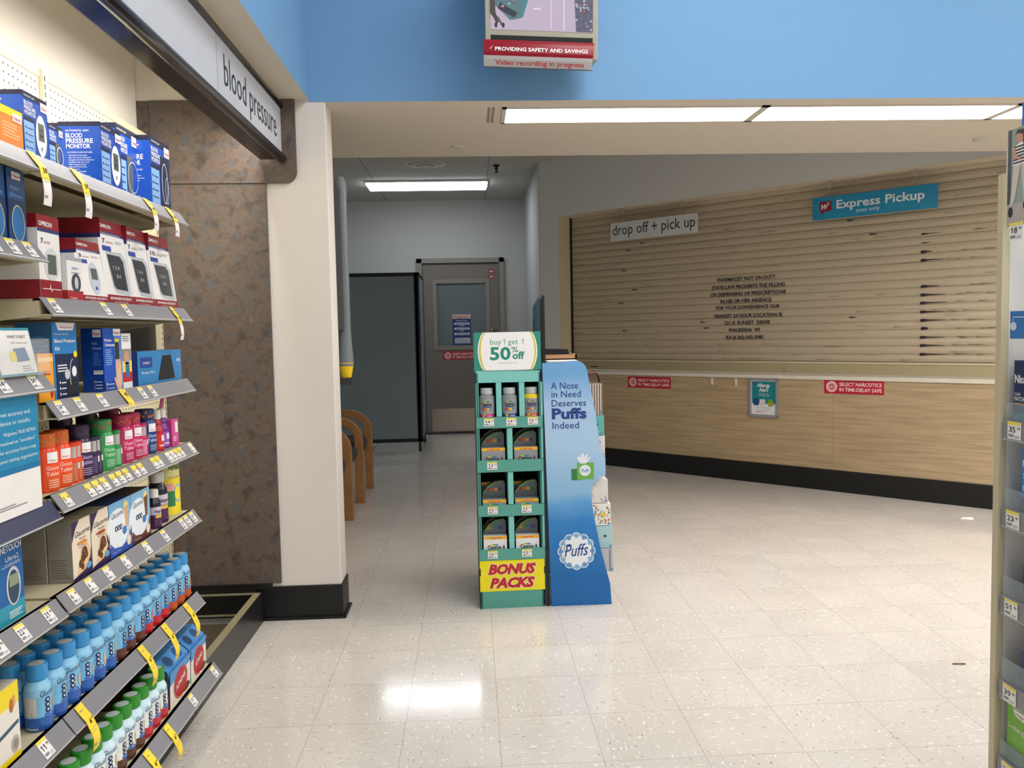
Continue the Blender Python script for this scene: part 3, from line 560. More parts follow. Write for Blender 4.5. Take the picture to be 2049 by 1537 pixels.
# N2 leaning card in clear stand
N2 = zs('N2')
c = MB(); fr = Fr((-.072, -1.60, N2), (0, 1, 0), (-.018, 0, .095)); TCD = mat('#2a8ba0', .4)
c.fbox(fr, 0, .145, 0, .100, 0, .002, TCD); c.rect(fr, .004, .004, .141, .094, mat('#eae7e2'), .0026); c.text(fr, 'WHAT IS NEXT', .125, .078, .009, INK, 'r', fit=.07, n=.003); c.text(fr, 'A1C home test', .125, .066, .007, INK, 'r', fit=.06, n=.003)
c.poly(fr, [(.07, .028), (.12, .03), (.112, .058), (.065, .056)], mat('#2c5f94'), .003); c.rect(fr, .05, .03, .072, .05, YEL, .0032); c.lines(fr, .085, .008, .13, .022, 3, INKG, .003)
mk('leaning_info_card', c, None, 0, 'small teal bordered card leaning on the short shelf at far left', 'card')
c = MB(); c.box(-.058, -.056, -1.66, -1.435, N2, N2+.075, mat('#dfe4e6', .1, alpha=.16)); mk('clear_divider', c, None, 0, 'clear plastic divider standing in front of the teal bordered card', 'divider')
# N3 riser sign
c = MB(); fr = Fr((-.078, -1.95, zs('N3')), (0, 1, 0), (0, 0, 1)); SB = mat('#2188b4', .4); ww = .487
c.fbox(fr, 0, ww, 0, .245, 0, .003, mat('#efece8')); c.rect(fr, 0, .098, ww, .245, SB, .0034); c.rect(fr, 0, .088, ww, .10, mat('#0f74a4'), .0036)
for i, (t_, r_) in enumerate((('proven accuracy and', .455), ('confidence in results.', .457), ('Walgreens TRUE METRIX', .474), ('received an "excellent"', .472), ('rating for accuracy from a top', .472), ('consumer testing organization', .476))):
    c.text(fr, t_, r_, .205-i*.0175-(0.004 if i > 1 else 0), .0125 if i < 2 else .0105, mat('#e4f1f7'), 'r', fit=.0062*len(t_)*(1.1 if i < 2 else .92), n=.004)
c.lines(fr, .05, .02, .48, .03, 2, INKG, .004); mk('riser_sign', c, None, 0, 'large teal and white accuracy claim card standing behind the navy shelf edge', 'sign')
# S3 glucose jars
S3 = zs('S3')
def jar(name, label, X, Y, z, r, h, body, cap, text='Glucose|Tablets', dots=None, a0=-.35, group=None, patch=True, cat='jar', txc=None):
    t = thing(name, label, cat, (X, Y, z), group); mb = MB()
    hb = h*.76; cb = mat(body, .3); cc = mat(cap, .4)
    prof = [(r*.9, 0, cb), (r, .004, cb), (r, hb*.80, cb), (r*.94, hb*.92, cb), (r*.78, hb, cb)]
    mb.lathe(X, Y, z, prof, 24); g = Cyl(X, Y, z, r, a0)
    tx = mat(txc, .4) if txc else mat('#f5d8c8', .4)
    for i, s_ in enumerate(text.split('|')): mb.text(g, s_, -.002, hb*(.50-i*.13), h*.10, tx, 'c', fit=r*1.1, n=.0012, bold=.01)
    mb.rect(g, -r*.55, hb*.08, r*.55, hb*.32, mat(cap, .4), .0007, 6)
    for i in range(4): mb.rect(g, -r*.45, hb*(.11+i*.05), r*.4, hb*(.125+i*.05), tx, .0011, 4)
    if patch: mb.rect(g, -r*.5, hb*.66, r*.35, hb*.9, WH, .0009, 5); mb.text(g, STORE, -r*.42, hb*.70, h*.045, RED, fit=r*.68, n=.0013)
    mk('jar_body', mb, t); m2 = MB(); m2.lathe(X, Y, z, [(r*.84, hb, cc), (r*.86, hb+.002, cc), (r*.86, h-.002, cc), (r*.80, h, cc)], 24)
    if dots:
        g2 = Cyl(X, Y, z, r*.86, a0); rr = random.Random(int(Y*1000))
        for i in range(12): m2.ell(g2, -r*1.3+i*r*.24, hb+(h-hb)*(.3+.45*rr.random()), r*.12, r*.12, mat(dots, .4), .0006, 10)
    mk('jar_lid', m2, t); return t
GJ = 'glucose tablet jars'
for n_, Y, bd, cp, dt, tx, lb in (('g1', -1.342, '#f2501f', '#e0662a', '#c98a3a', '#ffd9c2', 'orange glucose tablet jar half hidden by the teal riser sign'), ('g2', -1.280, '#f2501f', '#e0662a', '#c98a3a', '#ffd9c2', 'orange glucose tablet jar standing beside the single orange tube'),
                              ('g3', -1.176, '#3a2250', '#2e2140', '#4a3a5c', '#cbb6dd', 'dark purple glucose tablet jar'), ('g4', -1.046, '#35a856', '#3f9c5e', '#b07a45', '#cdeccf', 'green glucose tablet jar with a spotted lid in the front row'),
                              ('g5', -.924, '#d02668', '#b32b58', '#d0603c', '#f7cbd8', 'pink glucose tablet jar nearer the green tube'), ('g6', -.858, '#d02668', '#b32b58', '#d0603c', '#f7cbd8', 'pink glucose tablet jar nearer the pink tube'),
                              ('g7', -.754, '#1c3f8c', '#1f3464', '#c9703a', '#c7d8f2', 'blue glucose tablet jar with orange dots on its lid')):
    jar('glucose_tablet_jar', lb, -.130, Y, S3, .031, .134, bd, cp, dots=dt, group=GJ, txc=tx)
for Y, bd, cp, lb in ((-1.27, '#2c6b3c', '#24502e', 'green lidded jar in the back row behind the orange jars'), (-1.10, '#2e1f44', '#241a34', 'purple lidded jar in the back row behind the purple one'), (-.96, '#2a2433', '#1d1a26', 'black lidded jar in the back row behind the pink jars'), (-.82, '#a81f50', '#8c2347', 'pink lidded jar in the back row behind the pink tube')):
    jar('glucose_tablet_jar', lb, -.205, Y, S3, .031, .150, bd, cp, group=GJ)
def tubebox(label, Y, col, side, h=.098):
    t = thing('glucose_tube_pack', label, 'tube', (-.115, Y, S3), 'small glucose tablet tubes'); m_ = mat(col, .3)
    mb = MB(); mb.lathe(-.118, Y, S3, [(.014, 0, m_), (.0155, .004, m_), (.0155, h*.55, m_), (.0125, h*.58, m_), (.0125, h*.95, m_)], 16)
    g = Cyl(-.118, Y, S3, .0155, -.6); mb.rect(g, -.012, .006, .004, h*.5, mat(side, .5), .0007, 4); mb.rect(g, -.012, h*.62, .006, h*.9, mat('#b9b3ad'), -.0022, 4); mb.rect(g, .006, h*.35, .014, h*.5, WH, .0009, 2)
    mk('tube_body', mb, t); m2 = MB(); m2.lathe(-.118, Y, S3, [(.0135, h*.95, m_), (.0135, h, m_)], 16); mk('tube_cap', m2, t); return t
for Y, cl, sd, lb in ((-1.214, '#e8481e', '#c47c58', 'small orange tube between the orange and purple jars'), (-1.235, '#e8481e', '#c47c58', 'small orange tube touching the orange jar'), (-1.108, '#34224a', '#5a4a70', 'small dark purple tube between the purple and green jars'), (-1.128, '#34224a', '#5a4a70', 'small dark purple tube touching the purple jar'), (-.990, '#2f9450', '#7fc08f', 'small green tube between the green and pink jars'), (-.808, '#cf2b66', '#e68aa8', 'small pink tube between the pink and blue jars')):
    tubebox(lb, Y, cl, sd)
def shot(label, X, Y, z, body, h=.125, r=.019, cap='#ece8e2', name='liquid_shot_bottle', lab=None):
    t = thing(name, label, 'bottle', (X, Y, z)); m_ = mat(body, .25); mb = MB()
    mb.lathe(X, Y, z, [(r, 0, m_), (r, h*.5, m_), (r*.72, h*.62, m_), (r*.8, h*.68, m_), (r*.55, h*.8, m_)], 18); g = Cyl(X, Y, z, r, -.4)
    mb.rect(g, -r, h*.05, r, h*.42, mat(lab or '#e0362c', .4), .0006, 5); mb.rect(g, -r*.1, h*.24, r*.8, h*.38, WH, .0009, 4); mb.rect(g, -r*.5, h*.12, r*.6, h*.15, WH, .0009, 3)
    mk('bottle_body', mb, t); c_ = mat(cap, .4); mk('bottle_cap', MB().lathe(X, Y, z, [(r*.66, h*.78, c_), (r*.66, h*.985, c_), (r*.6, h, c_)], 18), t); return t
shot('small red liquid bottle with a white cap beside the blue jar', -.118, -.694, S3, '#b8202c'); shot('small purple liquid bottle with a white cap beside the pink carton', -.122, -.640, S3, '#6a2f8c', lab='#9a5fc0')
carton('pink_shot_carton', 'pink wedge topped carton at the right end of the glucose shelf', -.10, -.618, -.560, S3, .085, .05, mat('#d6509a', .35), mat('#c23d86'), lambda mb, fr, w, h: (mb.rect(fr, w*.5, h*.5, w*.9, h*.9, WH), mb.lines(fr, w*.2, h*.2, w*.7, h*.4, 3, WH)), lean=.0)
c = MB(); frh = Fr((-.15, -.605, S3+.07), (0, 1, 0), (.02, 0, .12)); c.fbox(frh, 0, .03, 0, .12, 0, .002, mat('#b8437c', .4)); mk('pink_hang_card', c, None, 0, 'pink card standing up behind the pink wedge topped carton', 'card')
for i in range(4):      # peg hooks in the gap above the jars
    c = MB(); y = -.72+i*.055; c.tube([(XB, y, 1.06), (XB+.19, y, 1.055), (XB+.215, y, 1.05), (XB+.225, y, 1.03), (XB+.222, y, .99)], .0035, mat('#4a2a2c', .4)); mk('peg_hook', c, None, 0, 'dark peg hook above the jars, %s' % ('farthest from the shelf end', 'second from the left of the four', 'third from the left of the four', 'nearest the shelf end')[i], 'hook', 'peg hooks above the glucose jars')
# S4 cartons
S4 = zs('S4'); CRM = mat('#efe0c8', .35); PUR = mat('#3a2757', .35); CHOC = mat('#5a3322', .4); CHOC2 = mat('#8c5a3c', .4)
def art_bar(pill):
    def a(mb, fr, w_, h):
        mb.ell(fr, w_*.05, h*.3, w_*.9, h*.5, mat('#efc98f', .4), .0004, 24, -PI*.5, PI*.3)
        mb.poly(fr, [(0, h), (w_*.42, h), (w_*.18, h*.86), (0, h*.66)], PUR, .0007); mb.poly(fr, [(w_, h*.48), (w_*.93, h*.3), (w_*.65, h*.12), (0, h*.05), (0, 0), (w_, 0)], PUR, .0007)
        mb.text(fr, 'Glucerna', w_*.17, h*.72, h*.13, INKB, fit=w_*.78, shear=.3, rot=.05); mb.text(fr, 'Bite Size', w_*.4, h*.66, h*.055, mat('#6a5a9a'), fit=w_*.35)
        mb.ell(fr, w_*.52, h*.60, w_*.27, h*.032, mat(pill), .001); mb.rect(fr, w_*.35, h*.52, w_*.75, h*.55, mat('#b9aeb4'), .0008)
        for x, y, r_ in ((.62, .42, .15), (.55, .34, .13), (.42, .25, .12), (.7, .36, .1), (.5, .18, .08)): mb.ell(fr, w_*x, h*y, w_*r_, h*r_*.62, CHOC, .0009+r_*.001, 14)
        for x, y, r_ in ((.58, .44, .05), (.66, .37, .05), (.45, .27, .05), (.52, .17, .04)): mb.ell(fr, w_*x, h*y, w_*r_, h*r_*.6, CHOC2, .0013, 10)
        mb.ell(fr, w_*.82, h*.16, w_*.14, h*.055, mat('#5fa3d8'), .0011)
    return a
def art_pow(c2, c3):
    def a(mb, fr, w_, h):
        mb.ell(fr, w_*.36, h*.47, w_*.5, h*.40, mat('#e9f0f5'), .0004, 28); mb.poly(fr, [(0, 0), (w_, 0), (w_, h*.42), (w_*.82, h*.20), (w_*.5, h*.12), (w_*.18, h*.16), (0, h*.28)], mat(c2, .35), .0006)
        mb.text(fr, 'Glucerna', w_*.1, h*.70, h*.14, INKB, fit=w_*.52, shear=.3, rot=.06)
        for i in range(3): mb.ell(fr, w_*(.28+i*.11), h*.50, w_*.055, h*.055, INKB, .0009, 14)
        for i in range(3): mb.ell(fr, w_*(.28+i*.11), h*.50, w_*.022, h*.03, WH, .0012, 10)
        mb.ell(fr, w_*.76, h*.84, w_*.11, h*.11, mat('#f1e08a'), .0005); mb.poly(fr, [(w_*.66, h*.82), (w_*.88, h*.86), (w_*.84, h*.45), (w_*.74, h*.42)], mat(c3, .4), .0008)
        mb.ell(fr, w_*.66, h*.40, w_*.1, h*.08, mat('#3c82c4'), .001); mb.ell(fr, w_*.84, h*.17, w_*.1, h*.1, mat('#e9dcc6'), .001); mb.rect(fr, w_*.80, h*.22, w_*.85, h*.42, mat('#e9dcc6'), .0009)
        mb.text(fr, 'Shake Mix', w_*.1, h*.06, h*.04, mat('#c9d8ee'), fit=w_*.35)
    return a
GREYC = mat('#8d8880', .6)
def s_bar(mb, fr, w_, h): mb.lines(fr, w_*.08, h*.08, w_*.92, h*.42, 8, mat('#6f6b66'), fill=.3)
def topfix(X, y0, y1, lb, pill): return carton('snack_bar_carton', lb, X, y0, y1, S4, .142, .056, CRM, GREYC, art_bar(pill), mat('#a89f8a'), group='nutrition cartons on the middle shelf', sart=s_bar)
topfix(-.095, -1.305, -1.210, 'cream and purple bar carton with a light orange pill mark, its grey side showing', '#d28a45'); topfix(-.095, -1.206, -1.108, 'cream and purple bar carton with a red brown pill mark beside the blue shake carton', '#a8492c')
for X_, lb in ((-.156, 'plain grey sided carton directly behind the cream and purple bar carton at left'), (-.218, 'plain grey sided carton third deep behind the cream and purple bar cartons')):
    carton('snack_bar_carton', lb, X_, -1.305, -1.210, S4, .142, .056, CRM, GREYC, None, mat('#a89f8a'), group='nutrition cartons on the middle shelf', sart=s_bar)
carton('shake_powder_carton', 'light blue shake carton with a vanilla glass picture and deep blue base', -.095, -1.104, -.968, S4, .142, .12, mat('#7fb8e4', .35), mat('#2c56a4'), art_pow('#3a5cb8', '#d9b183'), mat('#1f3566'), group='nutrition cartons on the middle shelf')
carton('shake_powder_carton', 'light blue shake carton with a chocolate glass picture and brown base', -.095, -.966, -.835, S4, .142, .12, mat('#8cc0e6', .35), mat('#5c2f28'), art_pow('#6a3832', '#7a4a30'), mat('#3c2724'), group='nutrition cartons on the middle shelf')
def nepro(label, X, Y, r, h, body='#4a1f4e'):
    t = thing('nutrition_bottle', label, 'bottle', (X, Y, S4), 'white capped dark purple bottles'); m_ = mat(body, .3); d_ = mat('#1b1a30', .3); g_ = mat('#cfc3d2', .35); mb = MB()
    mb.lathe(X, Y, S4, [(r*.95, 0, m_), (r, .004, m_), (r, h*.36, g_), (r, h*.56, d_), (r*.95, h*.66, d_), (r*.62, h*.78, d_), (r*.6, h*.8, d_)], 24)
    g = Cyl(X, Y, S4, r, -.4); mb.text(g, 'Nepro', 0, h*.41, h*.12, INKB, 'c', fit=r*1.35, n=.001, bold=.01); mb.rect(g, -r*.6, h*.28, r*.4, h*.35, mat('#e0b84a'), .0008, 4); mb.lines(g, -r*.6, h*.08, r*.5, h*.24, 4, mat('#b79ab8'))
    mk('bottle_body', mb, t); c_ = mat('#e6e2dc', .4); mk('bottle_cap', MB().lathe(X, Y, S4, [(r*.66, h*.79, c_), (r*.7, h*.8, c_), (r*.7, h*.97, c_), (r*.62, h, c_)], 24), t)
nepro('white capped dark purple bottle, taller one beside the yellow canister', -.135, -.672, .031, .158); nepro('white capped dark purple bottle just behind the chocolate shake carton edge', -.115, -.755, .021, .118)
for i, (x, y) in enumerate(((-.235, -.90), (-.24, -.98), (-.25, -.80))):
    t = thing('shaker_tub', 'dark tub with a white lid in the back row, %s' % ('behind the chocolate shake carton', 'behind the vanilla shake carton', 'behind the small purple bottle')[i], 'tub', (x, y, S4), 'dark tubs in the back row')
    mk('tub_body', MB().lathe(x, y, S4, [(.034, 0, mat('#3f2a26', .3)), (.036, .13, mat('#3f2a26', .3))], 20), t); mk('tub_lid', MB().lathe(x, y, S4, [(.037, .13, mat('#b9b2a6')), (.037, .146, mat('#b9b2a6')), (.03, .149, mat('#3a2a26'))], 20), t)
# canister of shake powder
t = thing('powder_canister', 'tall pale yellow canister with green and yellow label at the shelf end', 'canister', (-.155, -.555, S4)); mb = MB(); PY = mat('#e3df9a', .35)
mb.lathe(-.155, -.555, S4, [(.046, 0, PY), (.047, .004, PY), (.047, .195, PY), (.044, .2, PY)], 32); g = Cyl(-.155, -.555, S4, .047, -.35)
mb.rect(g, -.05, .004, .05, .12, mat('#f2de2c', .35), .0006, 10); mb.text(g, 'Almased', -.028, .148, .030, mat('#2f6a34'), fit=.058, n=.001, bold=.02); mb.rect(g, -.03, .178, .0, .190, mat('#a5262c'), .0009, 3)
mb.poly(g, [(-.028, .138), (.05, .155), (.05, .135)], mat('#3f9a3c'), .0009); mb.text(g, 'Dietary Supplement', -.026, .122, .008, mat('#d8582c'), fit=.05, n=.001); mb.ring(g, .008, .07, .022, .03, .006, mat('#7fb9d0'), .0009); mb.rect(g, -.035, .03, -.008, .08, mat('#2f7a48'), .0011, 3); mb.rect(g, -.036, .082, -.01, .105, mat('#e9a0a0'), .0011, 3)
mk('canister_body', mb, t)
c = MB(); c.fbox(Fr((-.11, -.70, S4+.165), (0, 1, 0), (0, 0, 1)), 0, .03, 0, .02, 0, .001, mat('#b86a3c')); c.box(-.1115, -.1105, -.687, -.684, S4, S4+.166, mat('#c9c9c9')); mk('shelf_flag', c, None, 0, 'tiny orange flag card above the white capped bottles', 'flag')
# N4 boxes
N4 = zs('N4'); MB1 = mat('#1f63a8', .3)
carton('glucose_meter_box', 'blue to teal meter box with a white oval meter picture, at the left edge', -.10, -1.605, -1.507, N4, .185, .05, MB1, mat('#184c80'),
       lambda mb, fr, w, h: (mb.rect(fr, 0, 0, w, h*.22, mat('#2f9ab0', .3)), mb.text(fr, 'ONETOUCH', w*.96, h*.80, h*.11, WH, 'r', fit=w*.92, bold=.01), mb.text(fr, 'Ultra2', w*.84, h*.69, h*.08, WH, 'r', fit=w*.5), mb.rect(fr, w*.3, h*.655, w*.9, h*.66, WH), mb.rect(fr, w*.2, h*.635, w*.9, h*.64, WH),
        mb.ell(fr, w*.6, h*.40, w*.27, h*.22, SILV, .0009), mb.ell(fr, w*.6, h*.39, w*.21, h*.19, mat('#2f4a66', .2), .0012), mb.rect(fr, w*.44, h*.40, w*.78, h*.53, mat('#8f9c84', .2), .0015), mb.lines(fr, w*.4, h*.05, w*.9, h*.14, 4, WH)))
carton('yellow_test_kit_box', 'yellow topped white kit box at the bottom left edge of the picture', -.095, -1.66, -1.562, zs('N5'), .158, .05, mat('#e9e4da', .35), mat('#d6d1c6'),
       lambda mb, fr, w, h: (mb.rect(fr, 0, h*.72, w, h, YEL), mb.rect(fr, 0, 0, w, h*.08, YEL), mb.ell(fr, w*.72, h*.72, w*.07, h*.09, mat('#b9682c'), .001), mb.ell(fr, w*.82, h*.76, w*.05, h*.08, mat('#d9a86a'), .0012), mb.poly(fr, [(0, h*.36), (w*.95, h*.44), (w*.95, h*.49), (0, h*.41)], mat('#33566e'), .0008), mb.ell(fr, w*.8, h*.2, w*.15, h*.11, mat('#b9b2a8'), .0008), mb.ell(fr, w*.8, h*.2, w*.09, h*.07, mat('#8f8a84'), .001)))

# ---------------------------------------------------------------- shake bottles
def rprof(v):   # body radius against height, for wrapped lettering
    pts = [(0, .0265), (.03, .0285), (.055, .0272), (.08, .0285), (.095, .0265), (.105, .0215), (.15, .02)]
    for (a, b), (c_, d_) in zip(pts, pts[1:]):
        if v <= c_: return b+(d_-b)*(v-a)/(c_-a)
    return pts[-1][1]
def shake(kind, capc='#3590cc', sh='#8fc8e8', lab='#78bde6', base='#2c5fb0', name='shake_bottle'):
    t = thing(name, 'x', 'bottle', (0, 0, 0)); M_ = lambda h: mat(h, .25)
    mb = MB(); mb.lathe(0, 0, 0, [(.024, 0, M_(base)), (.0265, .003, M_(base)), (.0285, .012, M_(base)), (.0285, .032, M_(lab)), (.0272, .052, M_(lab)), (.0285, .078, M_(sh)), (.0265, .094, M_(sh)), (.0215, .105, M_(sh)), (.0195, .112, M_(capc))], 22)
    g = Cyl(0, 0, 0, .0285, -.25, rprof); C2 = M_('#f1ecc8')
    mb.poly(g, [(-.002, .034), (.028, .034), (.03, .08), (.012, .088), (-.006, .07)], C2, .0006)
    mb.text(g, 'Glucerna', -.022, .077, .017, INKB, fit=.044, shear=.25, n=.001, rot=.1)
    for i in range(3): mb.ell(g, -.007, .068-i*.011, .006, .0062, INKB, .001, 12); mb.ell(g, -.007, .068-i*.011, .0025, .0028, M_('#dfe6ef'), .0013, 8)
    mb.ell(g, -.004, .036, .012, .005, M_('#3f6fb8'), .0011); mb.ell(g, .016, .052, .007, .015, M_({'#b8501f': '#e9a066', '#c42030': '#e9807f', '#5c2a22': '#8c5a40'}.get(base, '#e3b98a')), .0009)
    mb.lines(g, -.02, .006, .02, .026, 3, M_('#dfe3ea'), .0009, .12)
    mb.rect(g, -.06, .006, -.03, .078, M_('#cfccc8'), .0007, 5); mb.lines(g, -.058, .01, -.032, .074, 12, M_('#8a8894'), .001, .3)
    mk('bottle_body', mb, t); m2 = MB(); cm = M_(capc); m2.lathe(0, 0, 0, [(.0195, .108, cm), (.0225, .114, cm), (.0225, .142, cm), (.0215, .145, cm)], 22)
    m2.lathe(0, 0, 0, [(.0165, .1452, M_('#b5bcc0')), (.0165, .1456, M_('#b5bcc0'))], 20); mk('bottle_cap', m2, t); return t
protos = {k: shake(k, base=b) for k, b in (('orange', '#b8501f'), ('red', '#c42030'), ('brown', '#5c2a22'), ('blue', '#2c5fb0'))}
ORD = ['first', 'second', 'third', 'fourth', 'fifth', 'sixth', 'seventh', 'eighth', 'ninth', 'tenth', 'eleventh', 'twelfth', 'thirteenth', 'fourteenth', 'fifteenth']
used = {}; cnt = {}
kinds = ['orange']*3+['red']*3+['brown']*3+['blue']*6
def putb(k, loc, lb, grp, rz=0):
    if k not in used: o = protos[k]; used[k] = 1; o.location = loc; o['label'] = lb
    else: o = dup(protos[k], loc, lb)
    o['group'] = grp; o.rotation_euler.z = rz; return o
for i, k in enumerate(kinds):
    cnt[k] = cnt.get(k, 0)+1
    putb(k, (-.115+random.uniform(-.002, .002), -.552-i*.0640, zs('S5')), 'blue capped shake bottle, %s base, %s of that colour from the shelf end, front row' % (k, ORD[cnt[k]-1]), 'blue capped shake bottles, front row', random.uniform(-.25, .35))
for i in range(15):
    k = kinds[i]; putb(k, (-.176, -.545-i*.0645, zs('S5')), 'blue capped shake bottle in the second row, %s from the shelf end' % ORD[i], 'blue capped shake bottles, second row', random.uniform(-.4, .4))
gp = {'green red': shake('g', '#2f8f2c', '#cfe9f2', '#e9f0ee', '#c8303a'), 'green brown': shake('g', '#2f8f2c', '#cfe9f2', '#e9f0ee', '#5a3a2a')}
protos.update(gp)
for i in range(11):
    k = 'green red' if i < 3 else 'green brown'
    putb(k, (-.078, -.893-i*.0575, zs('S6')), 'green capped shake bottle on the bottom shelf, %s from the shake multipacks' % ORD[i], 'green capped shake bottles on the bottom shelf', random.uniform(-.2, .3))
for k, o in protos.items():
    pass
# carrier packs
def carrier(y0, y1, label):
    t = thing('shake_multipack', label, 'multipack', (-.10, (y0+y1)/2, zs('S6')), 'shake multipacks on the bottom shelf'); z = zs('S6'); CB = mat('#4c90cf', .4); CW = mat('#e9dfd6', .4)
    mb = MB(); prof = [(-.058, 0), (-.055, .080), (-.062, .112), (-.095, .142), (-.16, .146), (-.165, 0)]
    cols = [CW, CB, CB, CB, CW]
    for (x0, za), (x1, zb), m_ in zip(prof, prof[1:], cols): mb.add([(x0, y0, z+za), (x0, y1, z+za), (x1, y1, z+zb), (x1, y0, z+zb)], [(0, 1, 2, 3)], m_)
    for y, rev in ((y0, 0), (y1, 1)):
        f = tuple(range(6)); mb.add([(x, y, z+zz) for x, zz in prof], [f if rev else tuple(reversed(f))], mat('#2c3a44'))
    g = Fr((-.058, y0, z), (0, 1, 0), (.003, 0, .08)); w_ = y1-y0
    mb.poly(g, [(0, .068), (w_, .092), (w_, .108), (0, .108)], CB, .0008); mb.ell(g, w_*.5, .050, w_*.30, .042, mat('#b9282c'), .001, 28); mb.ring(g, w_*.5, .050, w_*.34, .046, .003, mat('#c9474a'), .0012)
    mb.text(g, 'ATKINS', w_*.5, .046, .022, WH, 'c', fit=w_*.46, bold=.02, rot=.25, n=.0016); mb.ell(g, w_*.75, .015, w_*.2, .012, mat('#6a3a2c'), .0009)
    mk('carton', mb, t)
    g2 = Fr((-.062, y0, z+.112), (0, 1, 0), (-.033, 0, .03))
    for i in range(2):
        c_ = MB(); u = w_*(.28+.44*i); c_.ell(g2, u, .022, w_*.12, .017, mat('#1f4a80', .4), .001); c_.ring(g2, u, .022, w_*.13, .019, .0025, mat('#2f6cae'), .0014); mk('bottle_opening', c_, t)
carrier(-.852, -.678, 'blue and white shake multipack with a red oval, next to the green caps'); carrier(-.672, -.525, 'blue and white shake multipack with a red oval, at the shelf end')
for y in (-.80, -.70, -.60):
    t = thing('shake_multipack', 'dark red topped multipack in the back row, %s' % {-.80: 'nearest the green caps', -.70: 'in the middle', -.60: 'at the shelf end'}[y], 'multipack', (-.24, y, zs('S6')), 'shake multipacks in the back row')
    mb = MB(); z = zs('S6'); mb.box(-.30, -.19, y-.045, y+.045, z, z+.13, mat('#4a2a24')); mk('carton', mb, t)
    m2 = MB(); m2.ell(Fr((-.245, y, z+.131), (0, 1, 0), (-1, 0, 0)), 0, 0, .035, .035, mat('#8c2f26'), .001); mk('top_print', m2, t)
# crumpled white bag
mb = MB(); rr = random.Random(3); n_ = 14; vs = []
for j in range(9):
    for i in range(n_):
        a = 2*PI*i/n_; R_ = (.05-.0035*j)*(1+.5*(rr.random()-.5)); vs.append((-.075+R_*.6*math.cos(a), -1.545+R_*math.sin(a)*.9, zs('S6')+.001+j*.017+.012*(rr.random()-.3)*(j > 0)))
mb.add(vs, [(j*n_+i, j*n_+(i+1) % n_, (j+1)*n_+(i+1) % n_, (j+1)*n_+i) for j in range(8) for i in range(n_)]+[tuple(8*n_+i for i in range(n_))], mat('#dcdde2', .25)); mk('plastic_bag', mb, None, 0, 'crumpled white plastic bag at the left end of the bottom shelf', 'bag')

# ---------------------------------------------------------------- blood pressure aisle sign
t = thing('aisle_sign', 'long white aisle sign reading blood pressure between black tubes over the left shelves', 'sign', (.04, -1.3, 2.04)); SGW = mat('#c9cdd6', .35, emit=.0)
mb = MB(); mb.box(.049, .055, -3.3, .40, 2.06, 2.262, SGW); fr = Fr((.055, -3.3, 2.06), (0, 1, 0), (0, 0, 1)); mb.fbox(fr, 2.80, 2.802, 0, .2, 0, .0006, mat('#8a8d94'))
mk('sign_panel', mb, t); mb = MB(); mb.text(fr, 'blood pressure', 2.875, .055, .150, mat('#2b2f36', .5), fit=.738, bold=-.003, n=.001); mk('lettering', mb, t)
BT = mat('#15161a', .16); mk('top_tube', MB().tube([(.048, -3.3, 2.272), (.048, .41, 2.272)], .018, BT, 14), t)
mk('bottom_tube', MB().tube([(.052, -3.3, 2.046), (.052, .41, 2.046)], .020, BT, 16), t)
mk('valance_board', MB().box(-.03, .040, -3.3, .38, 2.036, 2.052, mat('#08080b', .16, spec=.12)).box(-.034, -.030, -3.3, .38, 2.036, 2.08, mat('#1f1c1d', .3)), t)
mk('reflector', MB().box(-.02, .045, -3.3, .38, 2.20, 2.205, WHITE), t)

# ================================================================== CCTV MONITOR above the pharmacy opening
t = thing('security_monitor', 'framed security monitor with a red and white banner, hanging over the pharmacy opening', 'monitor', (1.15, .14, 2.5))
fm = Fr((.938, .085, 2.40), (1, -.02, -.045), (0, -.16, 1)); BZ = mat('#a9a594', .4); W_ = .447
mb = MB(); mb.fbox(fm, 0, W_, -.03, .52, -.26, 0, BZ); mk('housing', mb, t, .004)
mb = MB(); SCR = lambda h: mat(h, .3, emit=.85)
mb.rect(fm, .022, .072, W_-.02, .44, SCR('#c9b8cf'), .001); mb.poly(fm, [(.03, .17), (.10, .108), (.135, .115), (.17, .18), (.17, .44), (.03, .44)], SCR('#5a7a84'), .002)
mb.poly(fm, [(.05, .15), (.115, .118), (.13, .135), (.06, .17)], SCR('#27313a'), .003); mb.poly(fm, [(.045, .20), (.115, .18), (.115, .24), (.045, .26)], SCR('#b9c6cf'), .003)
mb.poly(fm, [(.135, .115), (.15, .12), (.17, .18), (.16, .2)], SCR('#3f8a90'), .003)
mb.poly(fm, [(.36, .073), (W_-.02, .073), (W_-.02, .44), (.34, .44)], SCR('#5d5f78'), .002)
rr = random.Random(5)
for i in range(90):
    u = .355+rr.random()*.062; v = .078+rr.random()*.2; mb.rect(fm, u, v, u+.008, v+.006, SCR(rr.choice(['#9aa0b8', '#c9ccd8', '#6a4a58', '#3c4a6a', '#b86a6a', '#4a7a9a'])), .003)
for i in range(40):
    u = .05+rr.random()*.06; v = .15+rr.random()*.14; mb.rect(fm, u, v, u+.01, v+.005, SCR(rr.choice(['#2c3a44', '#c9d4da', '#6a8a94', '#8a4a4a'])), .004)
mb.poly(fm, [(.022, .13), (.034, .115), (.046, .09), (.056, .10), (.042, .135), (.04, .18), (.022, .2)], SCR('#4a3c3c'), .004)
for u in (.043, .072): mb.ell(fm, u, .088, .006, .010, SCR('#2a2a30'), .005, 10)
mb.poly(fm, [(.048, .12), (.054, .118), (.07, .09), (.064, .086)], SCR('#4a3c3c'), .0045); mb.rect(fm, .26, .08, .263, .2, SCR('#efe6f2'), .003); mb.rect(fm, .31, .078, .314, .2, SCR('#efe6f2'), .003); mb.rect(fm, .19, .15, .22, .156, SCR('#efe6f2'), .003)
